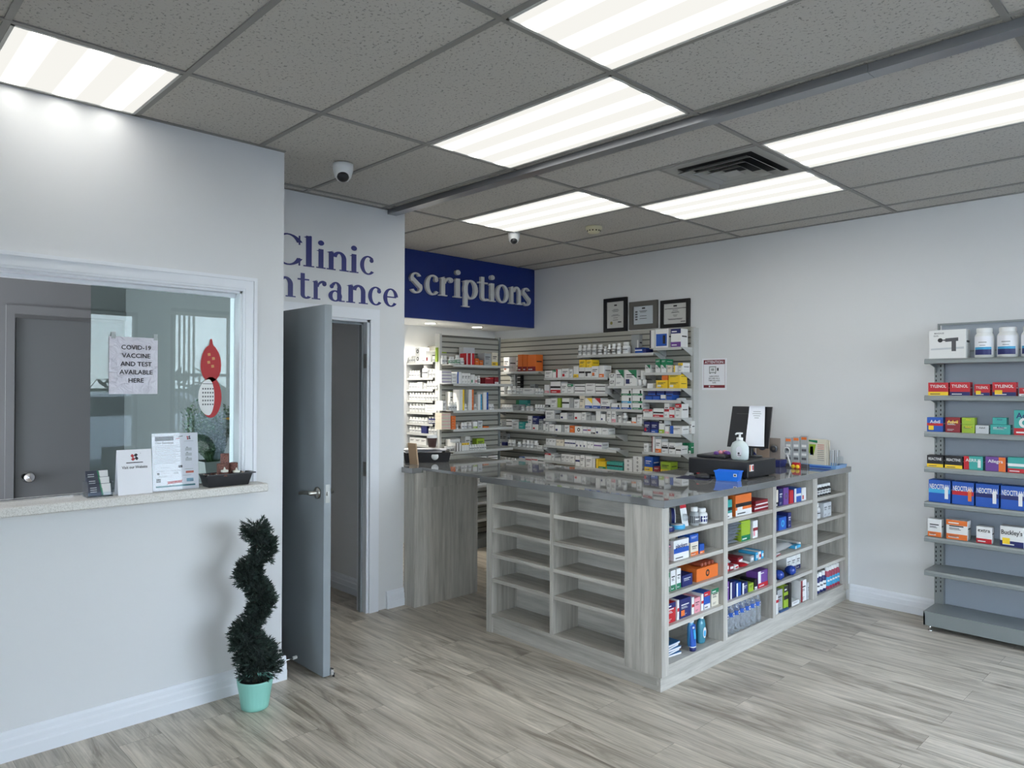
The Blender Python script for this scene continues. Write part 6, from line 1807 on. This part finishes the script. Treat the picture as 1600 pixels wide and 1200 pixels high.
# ------------------------------------------------------------------ spiral topiary
T = tag(empty('spiral_topiary', (-.418, -.115, 0)), 'dark green artificial spiral topiary in a mint ribbed pot beside the left wall', 'potted plant')
M_mint = mat('mint_plastic', (142, 204, 190), .4)
b = MB(); n = 72; vs = []; fs = []; prof = [(.058, 0), (.064, .004), (.066, .02), (.076, .09), (.084, .135), (.086, .145), (.080, .145), (.072, .11)]
for k, (r, z) in enumerate(prof):
    for i in range(n):
        a = 2*math.pi*i/n; rr = r*(1+(.018 if (i % 3 == 0 and 1 < k < 5) else 0)); vs.append((rr*math.cos(a), rr*math.sin(a), z))
for k in range(len(prof)-1):
    for i in range(n): fs.append((k*n+i, k*n+(i+1) % n, (k+1)*n+(i+1) % n, (k+1)*n+i))
fs.append(tuple(range(n))[::-1]); b.faces(vs, fs, M_mint, True); b.build('pot', T)
b = MB(); b.lathe([(0, .125), (.074, .125)], M_dark, n=24); b.build('soil', T)
b = MB(); b.tube([(0, 0, .12), (0, 0, .5), (0, 0, .86)], [.012, .01, .006], mat('stem_brown', (70, 56, 44), .8)); b.build('stem', T)
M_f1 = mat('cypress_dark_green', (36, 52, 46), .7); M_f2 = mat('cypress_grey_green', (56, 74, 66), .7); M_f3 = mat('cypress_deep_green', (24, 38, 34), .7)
b = MB(); random.seed(9)
# measured offsets of the foliage roll along the camera's right direction, by height
ctrl = [(.165, .015, .115), (.215, .012, .130), (.27, .005, .128), (.33, -.030, .095), (.39, -.045, .075), (.45, .000, .066), (.52, .030, .070), (.58, .010, .074), (.65, -.030, .076), (.70, -.028, .066), (.75, .030, .066), (.80, .035, .068), (.85, -.005, .078), (.90, -.004, .066)]
rgt = Vector((math.cos(-.80108), -math.sin(-.80108), 0)); fwd = Vector((math.sin(-.80108), math.cos(-.80108), 0))
def cen(z):
    for i in range(len(ctrl)-1):
        if z <= ctrl[i+1][0]:
            t = max(0, (z-ctrl[i][0])/(ctrl[i+1][0]-ctrl[i][0])); t = t*t*(3-2*t)
            dx = ctrl[i][1]*(1-t)+ctrl[i+1][1]*t; r = ctrl[i][2]*(1-t)+ctrl[i+1][2]*t; return dx, r
    return ctrl[-1][1], ctrl[-1][2]
for k in range(4600):
    z = .160+.750*random.random()**1.12
    dx, r = cen(z); dy = .035*math.sin((z-.2)*2*math.pi/.30+1.2)
    c = rgt*dx + fwd*dy*.6 + Vector((0, 0, z))
    th = random.uniform(0, 6.283); ph = random.uniform(-.6, .6)
    d = Vector((math.cos(th)*math.cos(ph), math.sin(th)*math.cos(ph), math.sin(ph)+.1)).normalized()
    rr = r*random.uniform(.45, .80)
    p = c + Vector((d.x*rr, d.y*rr, d.z*rr*.55))
    p.z = max(p.z, .148+random.random()*.02)
    L = random.uniform(.022, .040); dd = (d+Vector((random.uniform(-.4, .4), random.uniform(-.4, .4), random.uniform(-.1, .6)))).normalized()*L
    s = dd.cross(Vector((random.random(), random.random(), random.random()))).normalized()*L*.12
    m = (M_f1, M_f2, M_f3, M_f1)[k % 4]
    b.face([p-s*.5, p+dd*.55-s, p+dd, p+dd*.55+s, p+s*.5], m)
    for q in (-1, 1):
        e = dd*.45+s*q*3.2; o = p+dd*.3
        b.face([o, o+e*.6-dd*.05, o+e, o+e*.5+dd*.08], m)
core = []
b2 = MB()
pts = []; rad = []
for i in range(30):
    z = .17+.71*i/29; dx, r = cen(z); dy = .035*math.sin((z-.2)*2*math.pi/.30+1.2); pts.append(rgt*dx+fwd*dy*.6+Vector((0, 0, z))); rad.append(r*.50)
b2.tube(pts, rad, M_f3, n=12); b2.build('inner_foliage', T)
b.build('foliage', T)
b = MB(); b.lathe([(0, 0), (.006, 0), (.005, .003), (0, .004)], M_steel, n=8, c=(0, 0, 0)); tag(b.build('floor_screw', None, (-1.02, 1.50, 0.0005)), 'tiny metal screw lying on the floor near the clinic wall end', 'screw')

# ------------------------------------------------------------------ outside, seen as a reflection in the reception glass
M_asph = mat('asphalt', (96, 98, 102), .9); M_hedge = mat('hedge_green', (58, 76, 44), .9)
b = MB(); b.box(5.36, 60, -30, 40, -.2, -.05, M_asph); struct(b.build('ground_outside'))
def car(x, y, col, lab, L=4.5):
    C = tag(empty('parked_car', (x, y, -.05)), lab, 'car', 'parked cars outside'); m = mat('car_paint_'+col[0], col[1], .2)
    side = [(-L/2, .35), (-L/2, .75), (-L/2+.1, .95), (-L/2+.9, 1.02), (-L/2+1.6, 1.5), (L/2-1.1, 1.52), (L/2-.3, 1.1), (L/2-.05, .9), (L/2, .4), (L/2-.4, .28), (-L/2+.4, .28)]
    b = MB(); b.prism(side, m, lambda u, v, t: (-.9+1.8*t, u, v)); b.build('body', C)
    b = MB(); b.prism([(-L/2+1.15, 1.06), (-L/2+1.7, 1.44), (L/2-1.2, 1.46), (L/2-.6, 1.12)], M_black, lambda u, v, t: (-.905+1.81*t, u, v)); b.prism([(-.75, 1.0), (.75, 1.0), (.65, 1.42), (-.65, 1.42)], M_black, lambda u, v, t: (u, (-L/2+.93+(v-1.02)*1.42)-.01*t-.03, v)); b.build('glazing', C)
    for sy in (-1, 1):
        for sx in (-1, 1):
            b = MB(); b.lathe([(0, -.1), (.33, -.1), (.34, 0), (.33, .1), (0, .1)], M_black, axis='x', c=(sx*.86, sy*(L/2-.85), .34), n=24); b.lathe([(0, .11*sx), (.2, .105*sx)], M_steel, axis='x', c=(sx*.86, sy*(L/2-.85), .34), n=20); b.build('wheel', C)
    for sx in (-1, 1):
        b = MB(); b.box(min(sx*.6, sx*.88), max(sx*.6, sx*.88), -L/2-.01, -L/2+.2, .72, .86, pm('r')); b.box(min(sx*.6, sx*.88), max(sx*.6, sx*.88), L/2-.2, L/2-.02, .72, .86, pm('w')); b.build('lamp', C)
car(11.5, 2.6, ('white', (210, 212, 215)), 'white car parked outside, seen reflected in the reception glass')
car(14.6, 2.9, ('charcoal', (52, 56, 64)), 'dark car parked behind the white car outside, seen in the reflection')
b = MB(); random.seed(2)
for k in range(900):
    y = random.uniform(-14, 30); z = random.uniform(0, 2.2+.6*math.sin(y*.7)); x = 33+random.uniform(-1, 1)
    s = .45; q = Vector((random.uniform(-1, 1), random.uniform(-1, 1), random.uniform(-1, 1))).normalized()*s; e = q.cross(Vector((0, 0, 1)))
    p = Vector((x, y, z)); b.face([p-q, p+e*.8, p+q, p-e*.8], M_hedge)
b.box(33, 34, -14, 30, -.05, 1.5, M_hedge); o = tag(b.build('hedge'), 'green hedge along the far edge of the parking lot', 'hedge')
b = MB(); b.tube([(22, 4.45, -.05), (22, 4.45, 9)], [.14, .10], mat('utility_pole_grey', (120, 116, 110), .8)); tag(b.build('utility_pole'), 'tall grey utility pole beyond the parked cars', 'pole')
# vertical blinds in the large storefront window
BL = tag(empty('vertical_blinds', (5.12, 0, 0)), 'cream vertical blinds hanging in the large storefront window, seen reflected', 'blinds')
M_bl = mat('blind_cream', (200, 192, 172), .7)
for k in range(9):
    b = MB(); y = 1.62+k*.06 if k < 5 else 2.30+(k-5)*.12; b.box(-.035, .035, y, y+.004, .7, 2.50, M_bl); b.build('slat', BL)
b = MB(); b.box(-.02, .02, 1.55, 3.75, 2.50, 2.54, M_bl); b.build('head_rail', BL)
